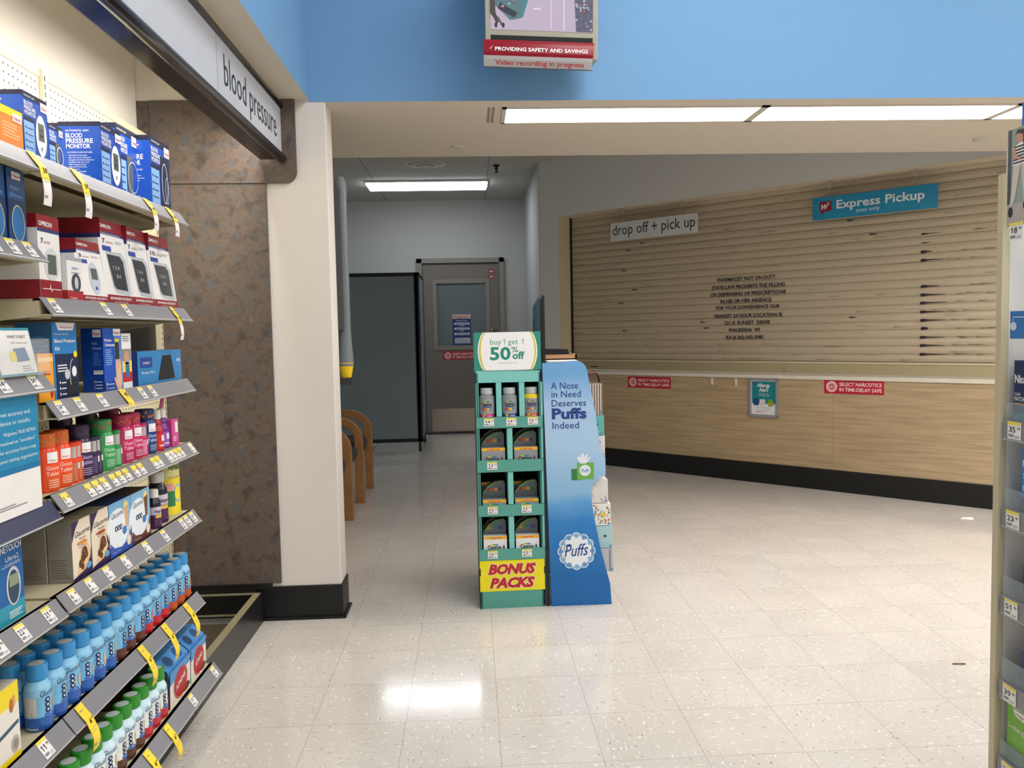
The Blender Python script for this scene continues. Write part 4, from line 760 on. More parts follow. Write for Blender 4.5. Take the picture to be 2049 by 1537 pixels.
mk('screen', mb, t); mk('lower_panel', MB().fbox(fm, .022, W_-.02, -.018, .052, 0, .001, BLACK), t)
fb = Fr((.930, .068, 2.325), (1, -.02, -.045), (0, -.10, 1)); mb = MB(); RD = mat('#b51f38', .25); n_ = 12
def bow(u, v, n=0): return fb(u, v, n+.020*math.sin(PI*min(1, max(0, v/.1)))*1.0)
K = 8; cols = [mat('#e9e6e4', .25)]*3+[RD]*5
for i in range(K):
    v0, v1 = .100*i/K, .100*(i+1)/K; e0, e1 = .425+.12*v0, .425+.12*v1; mb.add([bow(0, v0, .008), bow(e0, v0, .008), bow(e1, v1, .008), bow(0, v1, .008)], [(0, 1, 2, 3), (3, 2, 1, 0)], cols[i])
mb.text(bow, 'PROVIDING SAFETY AND SAVINGS', .045, .056, .020, WH, fit=.365, bold=.02, n=.0095); mb.text(bow, 'Video recording in progress', .045, .006, .024, RED, fit=.35, bold=.01, n=.0095); mb.poly(bow, [(.022, .062), (.028, .06), (.038, .076), (.03, .07)], mat('#c98a80'), .0095)
mb.rect(fb, 0, -.004, .43, .0, mat('#6a6a6e'), .002); mk('banner', mb, t)
mk('ceiling_bracket', MB().box(1.12, 1.20, .20, .28, 2.9, 3.76, BZ), t)

# ================================================================== CEILING LIGHTS and small ceiling fittings
def troffer(x0, x1, label):
    t = thing('ceiling_light', label, 'light', ((x0+x1)/2, .67, HZ), 'recessed lights along the soffit'); fr_ = mat('#cfc8bb', .5); mb = MB()
    mb.box(x0, x1, ty0, ty0+.018, HZ-.006, HZ+.02, fr_); mb.box(x0, x1, ty1-.018, ty1, HZ-.006, HZ+.02, fr_); mb.box(x0, x0+.02, ty0, ty1, HZ-.006, HZ+.02, fr_); mb.box(x1-.02, x1, ty0, ty1, HZ-.006, HZ+.02, fr_); mk('frame', mb, t)
    mk('diffuser', MB().box(x0+.015, x1-.015, ty0+.01, ty1-.01, HZ+.004, HZ+.012, mat('#fff4ea', .5, emit=19.0)), t)
for i, lb in enumerate(('recessed soffit light, the leftmost whole panel above the drop off sign', 'recessed soffit light, second panel above the blue pickup sign', 'recessed soffit light, third panel cut by the right picture edge', 'recessed soffit light beyond the right picture edge')): troffer(1.02+i*1.215, 1.02+(i+1)*1.215, lb)
mk('soffit_slot', MB().box(.955, .965, .535, .80, HZ-.003, HZ+.001, mat('#8f887c')).box(.975, .985, .535, .80, HZ-.003, HZ+.001, mat('#8f887c')), None, 0, 'narrow double slot in the soffit just left of the bright light panels', 'slot')
t = thing('ceiling_light', 'long white ceiling light in the back corridor above the grey partition', 'light', (.42, 5.94, 2.92)); mk('housing', MB().box(-.245, 1.075, 5.74, 6.16, 2.895, 2.92, mat('#c9c9c6')), t); mk('diffuser', MB().box(-.235, 1.06, 5.75, 6.15, 2.873, 2.895, mat('#eef5ff', .5, emit=10.0)), t, .004)
def lath_thing(name, lb, cat, x, y, z, prof, seg=24): return mk(name, MB().lathe(x, y, z, prof, seg), None, 0, lb, cat)
CW_ = mat('#c9c2b6', .5)
lath_thing('smoke_detector', 'small round detector on the soffit left of the light panels', 'detector', .803, 1.313, HZ-.012, [(.02, 0, CW_), (.036, .004, CW_), (.04, .0115, CW_)])
lath_thing('smoke_detector', 'small round detector at the far right of the soffit near the photo card', 'detector', 3.72, 1.25, HZ-.012, [(.02, 0, CW_), (.05, .004, CW_), (.055, .0115, CW_)])
lath_thing('ceiling_vent', 'round ceiling vent in the corridor above the long light', 'vent', .444, 4.906, 2.895, [(.03, 0, CW_), (.05, .006, mat('#9a9890')), (.10, .008, CW_), (.13, .012, mat('#a9a7a0')), (.17, .018, CW_), (.20, .024, CW_)], 32)
DK = mat('#2a2a2c', .35, .6); lath_thing('fire_sprinkler', 'dark pendent sprinkler head under the corridor ceiling', 'sprinkler', 1.143, 4.991, 2.84, [(.004, 0, DK), (.022, .004, DK), (.022, .010, DK), (.008, .014, DK), (.014, .03, DK), (.018, .05, DK), (.012, .058, DK), (.034, .066, DK), (.034, .0795, DK)], 16)

# ================================================================== SHUTTER
t = thing('roller_shutter', 'closed beige rolling shutter with smears and a pharmacist notice, over the wooden counter', 'shutter', WF(2.4, CT, -.19)[:]); z0, z1 = .985, OZ; pitch = .0613
def shutter_mat():
    m, b = newmat('beige_painted_slats', .38); tc = N(m, 'ShaderNodeTexCoord'); mp = N(m, 'ShaderNodeMapping'); mp.inputs['Rotation'].default_value = (0, 0, PI/4); L(m, tc.outputs['Object'], mp.inputs[0])
    m2 = N(m, 'ShaderNodeMapping'); m2.inputs['Scale'].default_value = (1.6, 1, 26); L(m, mp.outputs[0], m2.inputs[0])
    n = N(m, 'ShaderNodeTexNoise'); n.inputs['Scale'].default_value = 2.2; n.inputs['Detail'].default_value = 6; L(m, m2.outputs[0], n.inputs['Vector'])
    r = N(m, 'ShaderNodeMapRange'); r.inputs[1].default_value = .60; r.inputs[2].default_value = .74; L(m, n.outputs['Fac'], r.inputs[0])
    L(m, mixc(m, mth(m, 'MULTIPLY', r.outputs[0], .7), rgb('#bcae96'), rgb('#7c705c')), b.inputs['Base Color']); return m
SHM = shutter_mat(); mb = MB(); prof = []; z = z0; k = 0
while z < z1:
    for fz, n_ in ((0, -.009), (.10, -.002), (.22, .001), (.5, .004), (.8, .001), (.9, -.002), (.945, -.0075), (.97, -.009)): prof.append((z+fz*pitch, n_))
    z += pitch
vs = []
for zz, n_ in prof: vs += [WF(OL+.012, zz, -.19+n_), WF(OR-.01, zz, -.19+n_)]
mb.add(vs, [(2*i, 2*i+1, 2*i+3, 2*i+2) for i in range(len(prof)-1)], SHM)
rr = random.Random(11); SM = mat('#1f1b18', .6); SM2 = mat('#6b5d4a', .6)
def smear(u, zz, ln, th, m_=SM):
    n_ = -.1845; pts = [(u, zz-th), (u+.012, zz-th*1.2), (u+.05, zz-th*.5), (u+ln, zz-th*.12), (u+ln, zz+th*.12), (u+.05, zz+th*.4), (u+.02, zz+th), (u, zz+th*.7)]; mb.poly(WF, pts, m_, n_)
for zz, ln in ((1.919, .14), (1.791, .08), (1.73, .16), (1.542, .13), (1.48, .17), (1.422, .18), (1.357, .17), (1.296, .17), (1.237, .05), (1.172, .17), (1.113, .16), (1.048, .19)):
    smear(3.462+rr.uniform(-.004, .004), zz, ln, .010 if zz < 1.85 else .006)
    for q in range(3): smear(3.62+rr.random()*.35, zz+rr.uniform(-.006, .006), .05+rr.random()*.08, .0022, SM2)
smear(3.465, 1.855, .06, .004)
for u, zz in ((.843, 1.821), (.896, 2.007), (.964, 1.638), (.81, 1.518), (1.664, 1.321), (1.051, 2.06), (2.95, 1.33), (.85, 1.26), (3.1, 1.95), (2.93, 2.07), (1.7, 1.27)): smear(u, zz, .06, .005)
for q in range(60): smear(.4+rr.random()*3.9, 1.0+pitch*rr.randint(0, 21)+.004, .05+rr.random()*.22, .0018, SM2)
mk('slat_curtain', mb, t)
mb = MB(); mb.fbox(WF, OL+.012, OR-.01, CT+.003, .985, -.2, -.176, mat('#b3a684', .45)); mb.fbox(WF, OL+.012, OR-.01, .972, .984, -.2, -.170, mat('#d6ccb0', .4))
mb.rect(WF, .48, .912, .56, .922, SM, -.1755); mb.fbox(WF, 2.42, 2.46, .90, .94, -.176, -.172, mat('#a59a7c')); mk('bottom_bar', mb, t)
mk('side_track', MB().fbox(WF, OL+.004, OL+.016, CT, OZ, -.19, -.165, mat('#17150f', .5)), t); mk('side_track', MB().fbox(WF, OR-.016, OR-.004, CT, OZ, -.19, -.165, mat('#c9bd9c', .5)), t)
mb = MB(); LT = mat('#26222e', .5, var=0)
for s_, a, b, zz in (('PHARMACIST NOT ON DUTY.', 1.834, 2.364, 1.678), ('STATE LAW PROHIBITS THE FILLING', 1.781, 2.436, 1.613), ('OR DISPENSING OF PRESCRIPTIONS', 1.767, 2.444, 1.553), ('IN HIS OR HER ABSENCE.', 1.861, 2.329, 1.493), ('FOR YOUR CONVENIENCE OUR', 1.819, 2.393, 1.438), ('NEAREST 24 HOUR LOCATION IS:', 1.804, 2.419, 1.369), ('221 E. SUNSET  DRIVE', 1.898, 2.308, 1.309), ('WAUKESHA  WI', 1.935, 2.22, 1.248), ('RX # 262-542-3981', 1.912, 2.251, 1.186)):
    mk('notice_line', MB().text(WF, s_, a, zz-.0145, .042, LT, fit=b-a, bold=.03, n=-.1838), t)

# signs and stickers on the pharmacy front
def hungsign(name, lb, u0, u1, zt, zb, col, hooks, fn):
    t = thing(name, lb, 'sign', WF((u0+u1)/2, zb, -.05)[:]); mb = MB(); w_ = u1-u0; h = zt-zb; r = .012
    pts = []
    for cx_, cy_, a0 in ((w_-r, r, -PI/2), (w_-r, h-r, 0), (r, h-r, PI/2), (r, r, PI)):
        for i in range(5): a = a0+PI/2*i/4; pts.append((cx_+r*math.cos(a), cy_+r*math.sin(a)))
    f = Fr(WF(u0, zb, -.055), (1, -1, 0), (0, 0, 1)); mb.prism(f, pts, 0, .008, col); mk('sign_board', mb, t)
    for k in hooks: mk('hanger', MB().fbox(WF, k-.003, k+.003, zt-.004, OZ-.003, -.056, -.050, mat('#9a968c', .4)).fbox(WF, k-.012, k+.012, OZ-.06, OZ-.003, -.058, -.048, mat('#a8a192', .4)), t)
    m2 = MB(); fn(m2, f, w_, h); mk('lettering', m2, t)
hungsign('hanging_sign', 'white sign reading drop off + pick up hanging before the shutter', .822, 1.723, 2.252, 2.086, mat('#d9dadb', .4), (.964, 1.57), lambda m, f, w_, h: m.text(f, 'drop off + pick up', .022, .052, .135, mat('#22242a', .5), fit=w_-.044, n=.009))
def expr(m, f, w_, h):
    W1 = mat('#eef2f4', .4); m.text(f, 'Express Pickup', .185, .073, .088, W1, fit=.62, bold=.02, n=.009); m.text(f, 'pass only', .335, .032, .038, W1, fit=.165, n=.009)
    R_ = mat('#8c1f33', .4); m.rect(f, .057, .06, .148, .135, R_, .0085); m.poly(f, [(.06, .06), (.09, .06), (.088, .03)], R_, .0085)
    m.text(f, 'w', .100, .076, .085, W1, 'c', fit=.062, shear=.35, n=.0095, bold=.01); m.ring(f, .122, .118, .010, .008, .0035, W1, .0096)
hungsign('hanging_sign', 'blue sign reading Express Pickup pass only hanging before the shutter', 2.716, 3.606, 2.250, 2.080, mat('#2291bd', .4), (2.847, 3.458), expr)
def sticker(fr, u0, v0, w_, h, lb, name='warning_sticker'):
    mb = MB(); mb.fbox(fr, u0, u0+w_, v0, v0+h, .0, .0012, mat('#b71c31', .35)); W1 = mat('#f2d9da', .5)
    mb.ell(fr, u0+h*.55, v0+h*.5, h*.40, h*.40, W1, .0016, 24); mb.ring(fr, u0+h*.55, v0+h*.5, h*.34, h*.34, h*.03, mat('#b71c31'), .002); mb.ell(fr, u0+h*.55, v0+h*.5, h*.24, h*.24, mat('#c9606c'), .0018); mb.text(fr, 'W', u0+h*.55, v0+h*.38, h*.3, W1, 'c', fit=h*.34, n=.0024, shear=.3)
    mb.text(fr, 'SELECT NARCOTICS', u0+h*1.1, v0+h*.56, h*.36, W1, fit=w_-h*1.25, bold=.02, n=.0018); mb.text(fr, 'IN TIME-DELAY SAFE', u0+h*1.1, v0+h*.18, h*.36, W1, fit=w_-h*1.25, bold=.02, n=.0018)
    return mk(name, mb, None, 0, lb, 'sticker')
sticker(WF, 1.027, .742, .450, .101, 'red narcotics warning sticker on the wooden counter near the tissue display'); sticker(WF, 2.831, .752, .441, .106, 'red narcotics warning sticker on the wooden counter right of the framed poster')
for u, lb in ((1.88, 'small white adhesive hook plate, left of the pair on the counter front'), (2.099, 'small white adhesive hook plate beside the framed poster')):
    mk('adhesive_hook', MB().fbox(WF, u-.010, u+.010, .79, .85, 0, .006, mat('#d9d0bd', .4)).fbox(WF, u-.006, u+.006, .795, .812, .006, .014, mat('#d9d0bd', .4)), None, .001, lb, 'hook')
t = thing('framed_poster', 'grey framed teal allergy alert poster mounted on the wooden counter front', 'poster', WF(2.342, .70, 0)[:]); u0, u1, v0, v1 = 2.216, 2.468, .540, .858; FG = mat('#9b9ca1', .35, .3); mb = MB()
for a in ((u0, u1, v0, v0+.022), (u0, u1, v1-.022, v1), (u0, u0+.022, v0, v1), (u1-.022, u1, v0, v1)): mb.fbox(WF, a[0], a[1], a[2], a[3], .0, .016, FG)
mk('frame', mb, t, .002); mb = MB(); mb.fbox(WF, u0+.02, u1-.02, v0+.02, v1-.02, 0, .006, mat('#ecebea', .3)); cu = (u0+u1)/2
mb.rect(WF, u0+.026, v0+.11, u1-.026, v1-.028, mat('#16808c', .3), .0065); mb.rect(WF, u0+.026, v0+.03, u1-.026, v0+.11, mat('#e4e8ea', .3), .0065)
for s_, v in (('Allergy', .245), ('Alert', .208)): mb.text(WF, s_, cu, v0+v, .042, WH, 'c', fit=.11 if v > .22 else .078, bold=.02, n=.0072)
for v, w_ in ((.188, .09), (.172, .10)): mb.text(WF, 'The pollen count' if v > .18 else 'is very high today', cu, v0+v, .013, WH, 'c', fit=w_, n=.0072)
mb.rect(WF, u0+.04, v0+.095, u0+.085, v0+.15, mat('#1f3f80'), .0075); mb.rect(WF, u0+.092, v0+.095, u0+.14, v0+.145, mat('#d9d4cc'), .0075); mb.ell(WF, u0+.185, v0+.118, .028, .030, mat('#6a9a3a'), .0075); mb.rect(WF, u0+.165, v0+.10, u0+.205, v0+.115, mat('#c9a52c'), .008)
mb.text(WF, 'Right Care Right Here', cu, v0+.072, .016, mat('#2a8a9a'), 'c', fit=.12, n=.0072); mb.rect(WF, cu-.07, v0+.055, cu+.05, v0+.058, INKG, .0072); mb.text(WF, STORE, cu-.065, v0+.038, .014, RED, fit=.06, n=.0072, bold=.02); mb.rect(WF, u0+.032, v1-.052, u0+.046, v1-.038, mat('#7a2a3a'), .0075)
mk('poster_sheet', mb, t)
mk('paper_scrap', MB().add([(4.00, 1.86, .001), (4.07, 1.83, .001), (4.075, 1.86, .012), (4.03, 1.90, .004)], [(0, 1, 2, 3), (3, 2, 1, 0)], WHITE), None, 0, 'small torn white paper scrap on the floor by the counter base', 'paper')
mk('floor_debris', MB().add([(2.62, -.345, .0005), (2.67, -.35, .0005), (2.675, -.338, .002), (2.63, -.33, .001)], [(0, 1, 2, 3)], mat('#5a3a24')), None, 0, 'tiny brown debris flake on the floor at right', 'debris')

# ================================================================== BACK DOOR
t = thing('door_frame', 'grey metal frame around the corridor door', 'door frame', (.74, 7.1, 0)); DG = mat('#8e8a82', .45); mb = MB()
mb.box(.195, .262, 7.09, 7.16, 0, 2.2, DG); mb.box(1.222, 1.285, 7.09, 7.16, 0, 2.2, DG); mb.box(.195, 1.285, 7.09, 7.16, 2.14, 2.2, DG); o = mk('frame', mb, t, .003)
t.name = 'door_1_frame'; t['kind'] = 'structure'
d = thing('door_1', 'grey metal corridor door with a dark glass pane and steel kick plate', 'door', (.74, 7.14, 0)); d['kind'] = 'structure'; DL = mat('#7b746a', .45); mb = MB(); x0, x1 = .265, 1.219; wx0, wx1, wz0, wz1 = .43, 1.055, 1.10, 1.895
for a in ((x0, wx0, .012, 2.135), (wx1, x1, .012, 2.135), (wx0, wx1, .012, wz0), (wx0, wx1, wz1, 2.135)): mb.box(a[0], a[1], 7.125, 7.17, a[2], a[3], DL)
mk('door_leaf', mb, d)
DF = mat('#8b857a', .45); mb = MB()
for a in ((wx0-.045, wx0+.008, wz0-.045, wz1+.045), (wx1-.008, wx1+.045, wz0-.045, wz1+.045), (wx0, wx1, wz0-.045, wz0+.008), (wx0, wx1, wz1-.008, wz1+.045)): mb.box(a[0], a[1], 7.115, 7.13, a[2], a[3], DF)
mk('window_frame', mb, d, .002)
gm, gb = newmat('dark_door_glass', .06); gb.inputs['Base Color'].default_value = (.25, .3, .31, 1); gb.inputs['Alpha'].default_value = .45
mk('glass_pane', MB().box(wx0, wx1, 7.14, 7.146, wz0, wz1, gm), d)
mb = MB(); mb.box(.34, 1.12, 7.121, 7.126, .03, .315, mat('#b3a99a', .28, 1)); mk('kick_plate', mb, d); mk('threshold', MB().box(.262, 1.222, 7.08, 7.16, 0, .010, BLACK), d)
mb = MB(); mb.tube([(1.155, 7.125, 1.298), (1.155, 7.08, 1.298), (1.09, 7.075, 1.298)], .010, STEEL); mb.lathe(1.155, 7.12, 1.29, [(.02, 0, STEEL), (.02, .016, STEEL)], 14); mk('door_handle', mb, d)
df = Fr((0, 7.124, 0), (1, 0, 0), (0, 0, 1)); sticker(df, .500, .932, .41, .105, 'red narcotics warning sticker on the grey corridor door', 'warning_sticker')
mb = MB(); gf = Fr((0, 7.139, 0), (1, 0, 0), (0, 0, 1)); mb.fbox(gf, .625, .855, 1.115, 1.5, 0, .001, mat('#1f3472', .4)); mb.rect(gf, .625, 1.445, .855, 1.5, mat('#c9b9b0'), .0015); mb.text(gf, STORE, .64, 1.455, .035, RED, fit=.18, n=.002, bold=.02)
for s_, v in (('Monday thru Friday', 1.415), ('Saturday', 1.35), ('Sunday', 1.285)): mb.text(gf, s_, .74, v, .022, WH, 'c', fit=.008*len(s_), n=.0015)
for s_, v in (('8AM TO 9PM', 1.375), ('9AM TO 6PM', 1.312), ('10AM TO 6PM', 1.247)): mb.rect(gf, .645, v-.006, .84, v+.022, mat('#c9d2da'), .0015); mb.text(gf, s_, .74, v, .02, INK, 'c', fit=.15, n=.002, bold=.02)
mb.rect(gf, .65, 1.135, .845, 1.205, mat('#b9c4cc'), .0015); mb.lines(gf, .665, 1.14, .83, 1.2, 4, INKG, .002); mk('hours_decal', mb, None, 0, 'blue opening hours decal on the door glass', 'sticker')
mb = MB(); 
for v0, v1 in ((2.035, 2.085), (1.97, 2.02)): mb.fbox(df, 1.09, 1.165, v0-.03, v1-.03, 0, .0012, mat('#a83844', .4)); mb.rect(df, 1.105, v0-.015, 1.15, v1-.045, mat('#e0b9bc'), .0016)
mk('fire_door_sticker', mb, None, 0, 'pair of small red striped notices at the top right of the grey door', 'sticker')
# dim pharmacy room seen through the door glass
bb = MB(); RG = mat('#4a5355', .8)
bb.add([(-.3, 9.4, 0), (2.0, 9.4, 0), (2.0, 9.4, 2.6), (-.3, 9.4, 2.6)], [(0, 1, 2, 3)], RG); bb.add([(-.3, 7.3, 0), (-.3, 9.4, 0), (-.3, 9.4, 2.6), (-.3, 7.3, 2.6)], [(0, 1, 2, 3)], RG); bb.add([(2, 7.3, 0), (2, 9.4, 0), (2, 9.4, 2.6), (2, 7.3, 2.6)], [(3, 2, 1, 0)], RG); bb.add([(-.3, 7.3, 2.6), (2, 7.3, 2.6), (2, 9.4, 2.6), (-.3, 9.4, 2.6)], [(0, 3, 2, 1)], RG); bb.add([(-.3, 7.3, -.002), (2, 7.3, -.002), (2, 9.4, -.002), (-.3, 9.4, -.002)], [(0, 1, 2, 3)], RG)
struct('wall_room_beyond', bb)
mb = MB()
for z in (.5, 1.0, 1.5): mb.box(.3, 1.5, 9.05, 9.38, z, z+.03, mat('#8b9090'))
for x in (.3, 1.47): mb.box(x, x+.03, 9.05, 9.38, 0, 1.9, mat('#8b9090'))
mk('storage_rack', mb, None, 0, 'dim grey storage rack seen through the door glass', 'rack')

# ================================================================== GREY PARTITION
t = thing('folding_partition', 'grey fabric folding partition with black frame on casters beside the door', 'partition', (-.1, 5.7, 0)); FB = fabric('#8899a0'); BK = mat('#0e0f10', .5)
def panel(fr, w_, z0_, z1_, nm):
    f = MB(); e = .040
    for a in ((0, e, z0_, z1_), (w_-e, w_, z0_, z1_), (0, w_, z0_, z0_+e), (0, w_, z1_-e, z1_)): f.fbox(fr, a[0], a[1], a[2], a[3], -.05, 0, BK)
    o = mk('panel_frame', f, t, .004); mk('fabric_panel', MB().fbox(fr, e-.002, w_-e+.002, z0_+e-.002, z1_-e+.002, -.044, -.006, FB), o)
panel(Fr((-.62, 5.62, 0), (1, 0, 0), (0, 0, 1)), .915, .10, 1.925, 'a')
panel(Fr((.312, 5.62, 0), (0, 1, 0), (0, 0, 1)), .82, .10, 1.925, 'b')
for x, y in ((.275, 5.645), (-.58, 5.645), (.285, 6.41)):
    c = MB(); c.box(x-.012, x+.012, y-.012, y+.012, .05, .105, BK);
    fr_ = Fr((x-.014, y, .028), (0, 1, 0), (0, 0, 1)); c.prism(fr_, [(.028*math.cos(2*PI*i/16), .028*math.sin(2*PI*i/16)) for i in range(16)], 0, .028, BK); mk('caster', c, t)
mk('foot_bar', MB().tube([(-.25, 5.60, .018), (-.25, 5.9, .018)], .012, STEEL).tube([(-.25, 5.64, .018), (-.25, 5.64, .1)], .01, STEEL), t)

# ================================================================== WAITING CHAIRS (ganged)
t = thing('waiting_chairs', 'row of three joined waiting chairs with bent oak arms and charcoal seats', 'chair', (-.35, 2.9, 0)); CH = fabric('#3a3840')
def arm(y):
    pts = [(-.012, 0), (-.012, .40), (-.016, .50)]
    for i in range(1, 8): a = PI/2*i/8; pts.append((-.012-.155+.155*math.cos(a)-.004, .50+.125*math.sin(a)))
    pts += [(-.172, .625), (-.36, .632), (-.47, .632)]
    for i in range(1, 8): a = PI/2*i/8; pts.append((-.47-.12*math.sin(a), .50+.132*math.cos(a)))
    pts += [(-.59, .40), (-.59, 0)]
    w_, h_ = .022, .032; P_ = [Vector((x, y, z)) for x, z in pts]; vs = []
    for i, p in enumerate(P_):
        d_ = (P_[min(i+1, len(P_)-1)]-P_[max(i-1, 0)]).normalized(); n_ = Vector((-d_.z, 0, d_.x))
        for a, b in ((-1, -1), (1, -1), (1, 1), (-1, 1)): vs.append(p+Vector((0, 1, 0))*a*w_+n_*b*h_)
    mb = MB(); fs = [(4*i+k, 4*i+(k+1) % 4, 4*i+4+(k+1) % 4, 4*i+4+k) for i in range(len(P_)-1) for k in range(4)]+[(3, 2, 1, 0), tuple(4*(len(P_)-1)+k for k in range(4))]
    mb.add(vs, fs, M_BENT); mk('arm_frame', mb, t, .006)
for y in (1.81, 2.39, 2.97, 3.55): arm(y)
for y in (2.10, 2.68, 3.26):
    y = y
    s_ = MB(); n_ = 20; top = []; bot = []
    for i in range(n_):
        a = 2*PI*i/n_; cx_ = math.copysign(abs(math.cos(a))**.45, math.cos(a)); sy_ = math.copysign(abs(math.sin(a))**.45, math.sin(a)); top.append((-.262+.262*cx_, y+.258*sy_)); bot.append((-.262+.25*cx_, y+.248*sy_))
    lv = [(bot, .36, 1), (top, .385, 1), (top, .43, 1), (bot, .455, .97)]
    vs = [(-.262+(x+.262)*k_, y+(yy-y)*k_, z) for pts, z, k_ in lv for x, yy in pts]
    s_.add(vs, [(j*n_+i, j*n_+(i+1) % n_, (j+1)*n_+(i+1) % n_, (j+1)*n_+i) for j in range(3) for i in range(n_)], CH, True); s_.add(vs[-n_:], [tuple(range(n_))], CH); s_.add(vs[:n_], [tuple(reversed(range(n_)))], CH); mk('seat', s_, t)
    mk('backrest', MB().prism(Fr((0, y+.25, 0), (-1, 0, 0), (0, 0, 1)), [(.52, .46), (.58, .46), (.66, .84), (.60, .85)], -.0, .50, CH), t, .015)
    mk('seat_rail', MB().tube([(-.10, y-.29, .33), (-.10, y+.29, .33)], .008, STEEL).tube([(-.45, y-.29, .30), (-.45, y+.29, .30)], .008, STEEL), t)

# ================================================================== WALL DEVICE on the pillar
t = thing('wall_device', 'tall slim grey plastic holder with a yellow end mounted behind the white pillar', 'device', (.245, .66, 1.5)); GP = mat('#70777b', .35); mb = MB()
sec = [(1.10, .030, .030), (1.13, .034, .034), (1.18, .034, .034), (1.22, .030, .028), (1.30, .026, .025), (1.95, .026, .025), (1.99, .024, .023), (2.01, .016, .016)]
def loft(mb, secs, cx_, cy_, m_, sl=0):
    n_ = 16; vs = []
    for z, a, b in secs:
        for i in range(n_):
            q = 2*PI*i/n_; vs.append((cx_+(z-1.5)*sl+a*math.copysign(abs(math.cos(q))**.6, math.cos(q)), cy_+b*math.copysign(abs(math.sin(q))**.6, math.sin(q)), z))
    mb.add(vs, [(j*n_+i, j*n_+(i+1) % n_, (j+1)*n_+(i+1) % n_, (j+1)*n_+i) for j in range(len(secs)-1) for i in range(n_)], m_, True); mb.add(vs[-n_:], [tuple(range(n_))], m_); mb.add(vs[:n_], [tuple(reversed(range(n_)))], m_)
DX = .262; DY = .66
loft(mb, sec[1:], DX, DY, GP); mk('holder_body', mb, t); mb = MB(); loft(mb, [(1.075, .022, .024), (1.10, .027, .028), (1.145, .0345, .0345)], DX, DY, mat('#f0c814', .35)); mk('yellow_end', mb, t); mk('base_plate', MB().box(.236, .282, .59, .69, 1.045, 1.076, mat('#1c1c20', .5)), t)
mk('wall_bracket', MB().box(.20, .262, .584, .66, 1.3, 1.95, mat('#3a3c3e')), t)

# ================================================================== TEAL VITAMIN DISPLAY
DXX, DYY = .868, .466; DW = .300
t = thing('vitamin_display', 'teal cardboard floor display of vitamin boxes with a buy 1 get 1 header', 'display stand', (DXX+DW/2, DYY+.14, 0)); T1 = mat('#57a093', .55); T2 = mat('#7cc6c0', .5); T3 = mat('#2e6f66', .6); TD = mat('#1a2f2e', .7)
fr = Fr((DXX, DYY, 0), (1, 0.03, 0), (0, 0, 1)); DP = .30; mb = MB()
mb.fbox(fr, .004, .012, 0, 1.09, -DP, 0, T3); mb.fbox(fr, DW-.012, DW-.004, 0, 1.09, -DP, 0, T3); mb.fbox(fr, .004, DW-.004, 0, 1.09, -DP, -DP+.006, TD); mb.fbox(fr, .004, DW-.004, 1.046, 1.096, -DP, -.0, T2); mb.fbox(fr, .004, DW-.004, 0, .082, -DP, 0.0, T1)
for zz in (.84, .637, .432, .226): mb.fbox(fr, .01, DW-.01, zz-.004, zz, -DP, -.004, TD)
mb.fbox(fr, .0, .010, .0, .19, -.02, -.002, BLACK); mk('display_body', mb, t)
mb = MB(); mb.fbox(fr, -.004, DW+.002, 1.101, 1.275, -.006, 0, T3); mb.rect(fr, -.003, 1.102, DW+.001, 1.274, mat('#2d8a7c', .5), .0004)
def cl(pts): return pts
oc = []
for i in range(41):
    a = -PI/2+2*PI*i/40; u = DW/2+.158*math.cos(a)*.86; v = 1.188+.158*math.sin(a)
    oc.append((u, min(1.274, max(1.102, v))))
oc2 = [(DW/2+(u-DW/2)*.96, v) for u, v in oc]; oc3 = [(DW/2+(u-DW/2)*.90, v) for u, v in oc]
mb.poly(fr, oc, WH, .0008); mb.poly(fr, oc2, mat('#d9c84a', .5), .0012); mb.poly(fr, oc3, WH, .0016)
TT = mat('#1f8a78', .5, var=0); mb.text(fr, 'buy', DW/2-.078, 1.218, .036, TT, fit=.050, n=.002, bold=-.004); mb.text(fr, 'get', DW/2+.002, 1.218, .036, TT, fit=.046, n=.002, bold=-.004)
for u in (DW/2-.014, DW/2+.070): mb.rect(fr, u, 1.218, u+.0026, 1.2425, TT, .002); mb.poly(fr, [(u-.006, 1.2365), (u, 1.2425), (u+.001, 1.2395), (u-.006, 1.2345)], TT, .0022)
pass; mb.text(fr, '50', DW*.23, 1.150, .080, TT, fit=.095, n=.002, bold=.03); mb.text(fr, '%', DW*.555, 1.182, .036, TT, fit=.032, n=.002, bold=.01); mb.text(fr, 'off', DW*.57, 1.152, .046, TT, fit=.055, n=.002, bold=.03)
mb.text(fr, 'with card plus price of equal or lesser value', DW/2, 1.132, .008, INKG, 'c', fit=.09, n=.002); mk('header_card', mb, t)
def tray(z0_, z1_, name='tray_front'): mk(name, MB().fbox(fr, .0, DW+.004, z0_, z1_, -.012, .004, T1), t, .001)
for z0_, z1_ in ((.838, .888), (.636, .690), (.431, .482), (.226, .276)): tray(z0_, z1_)
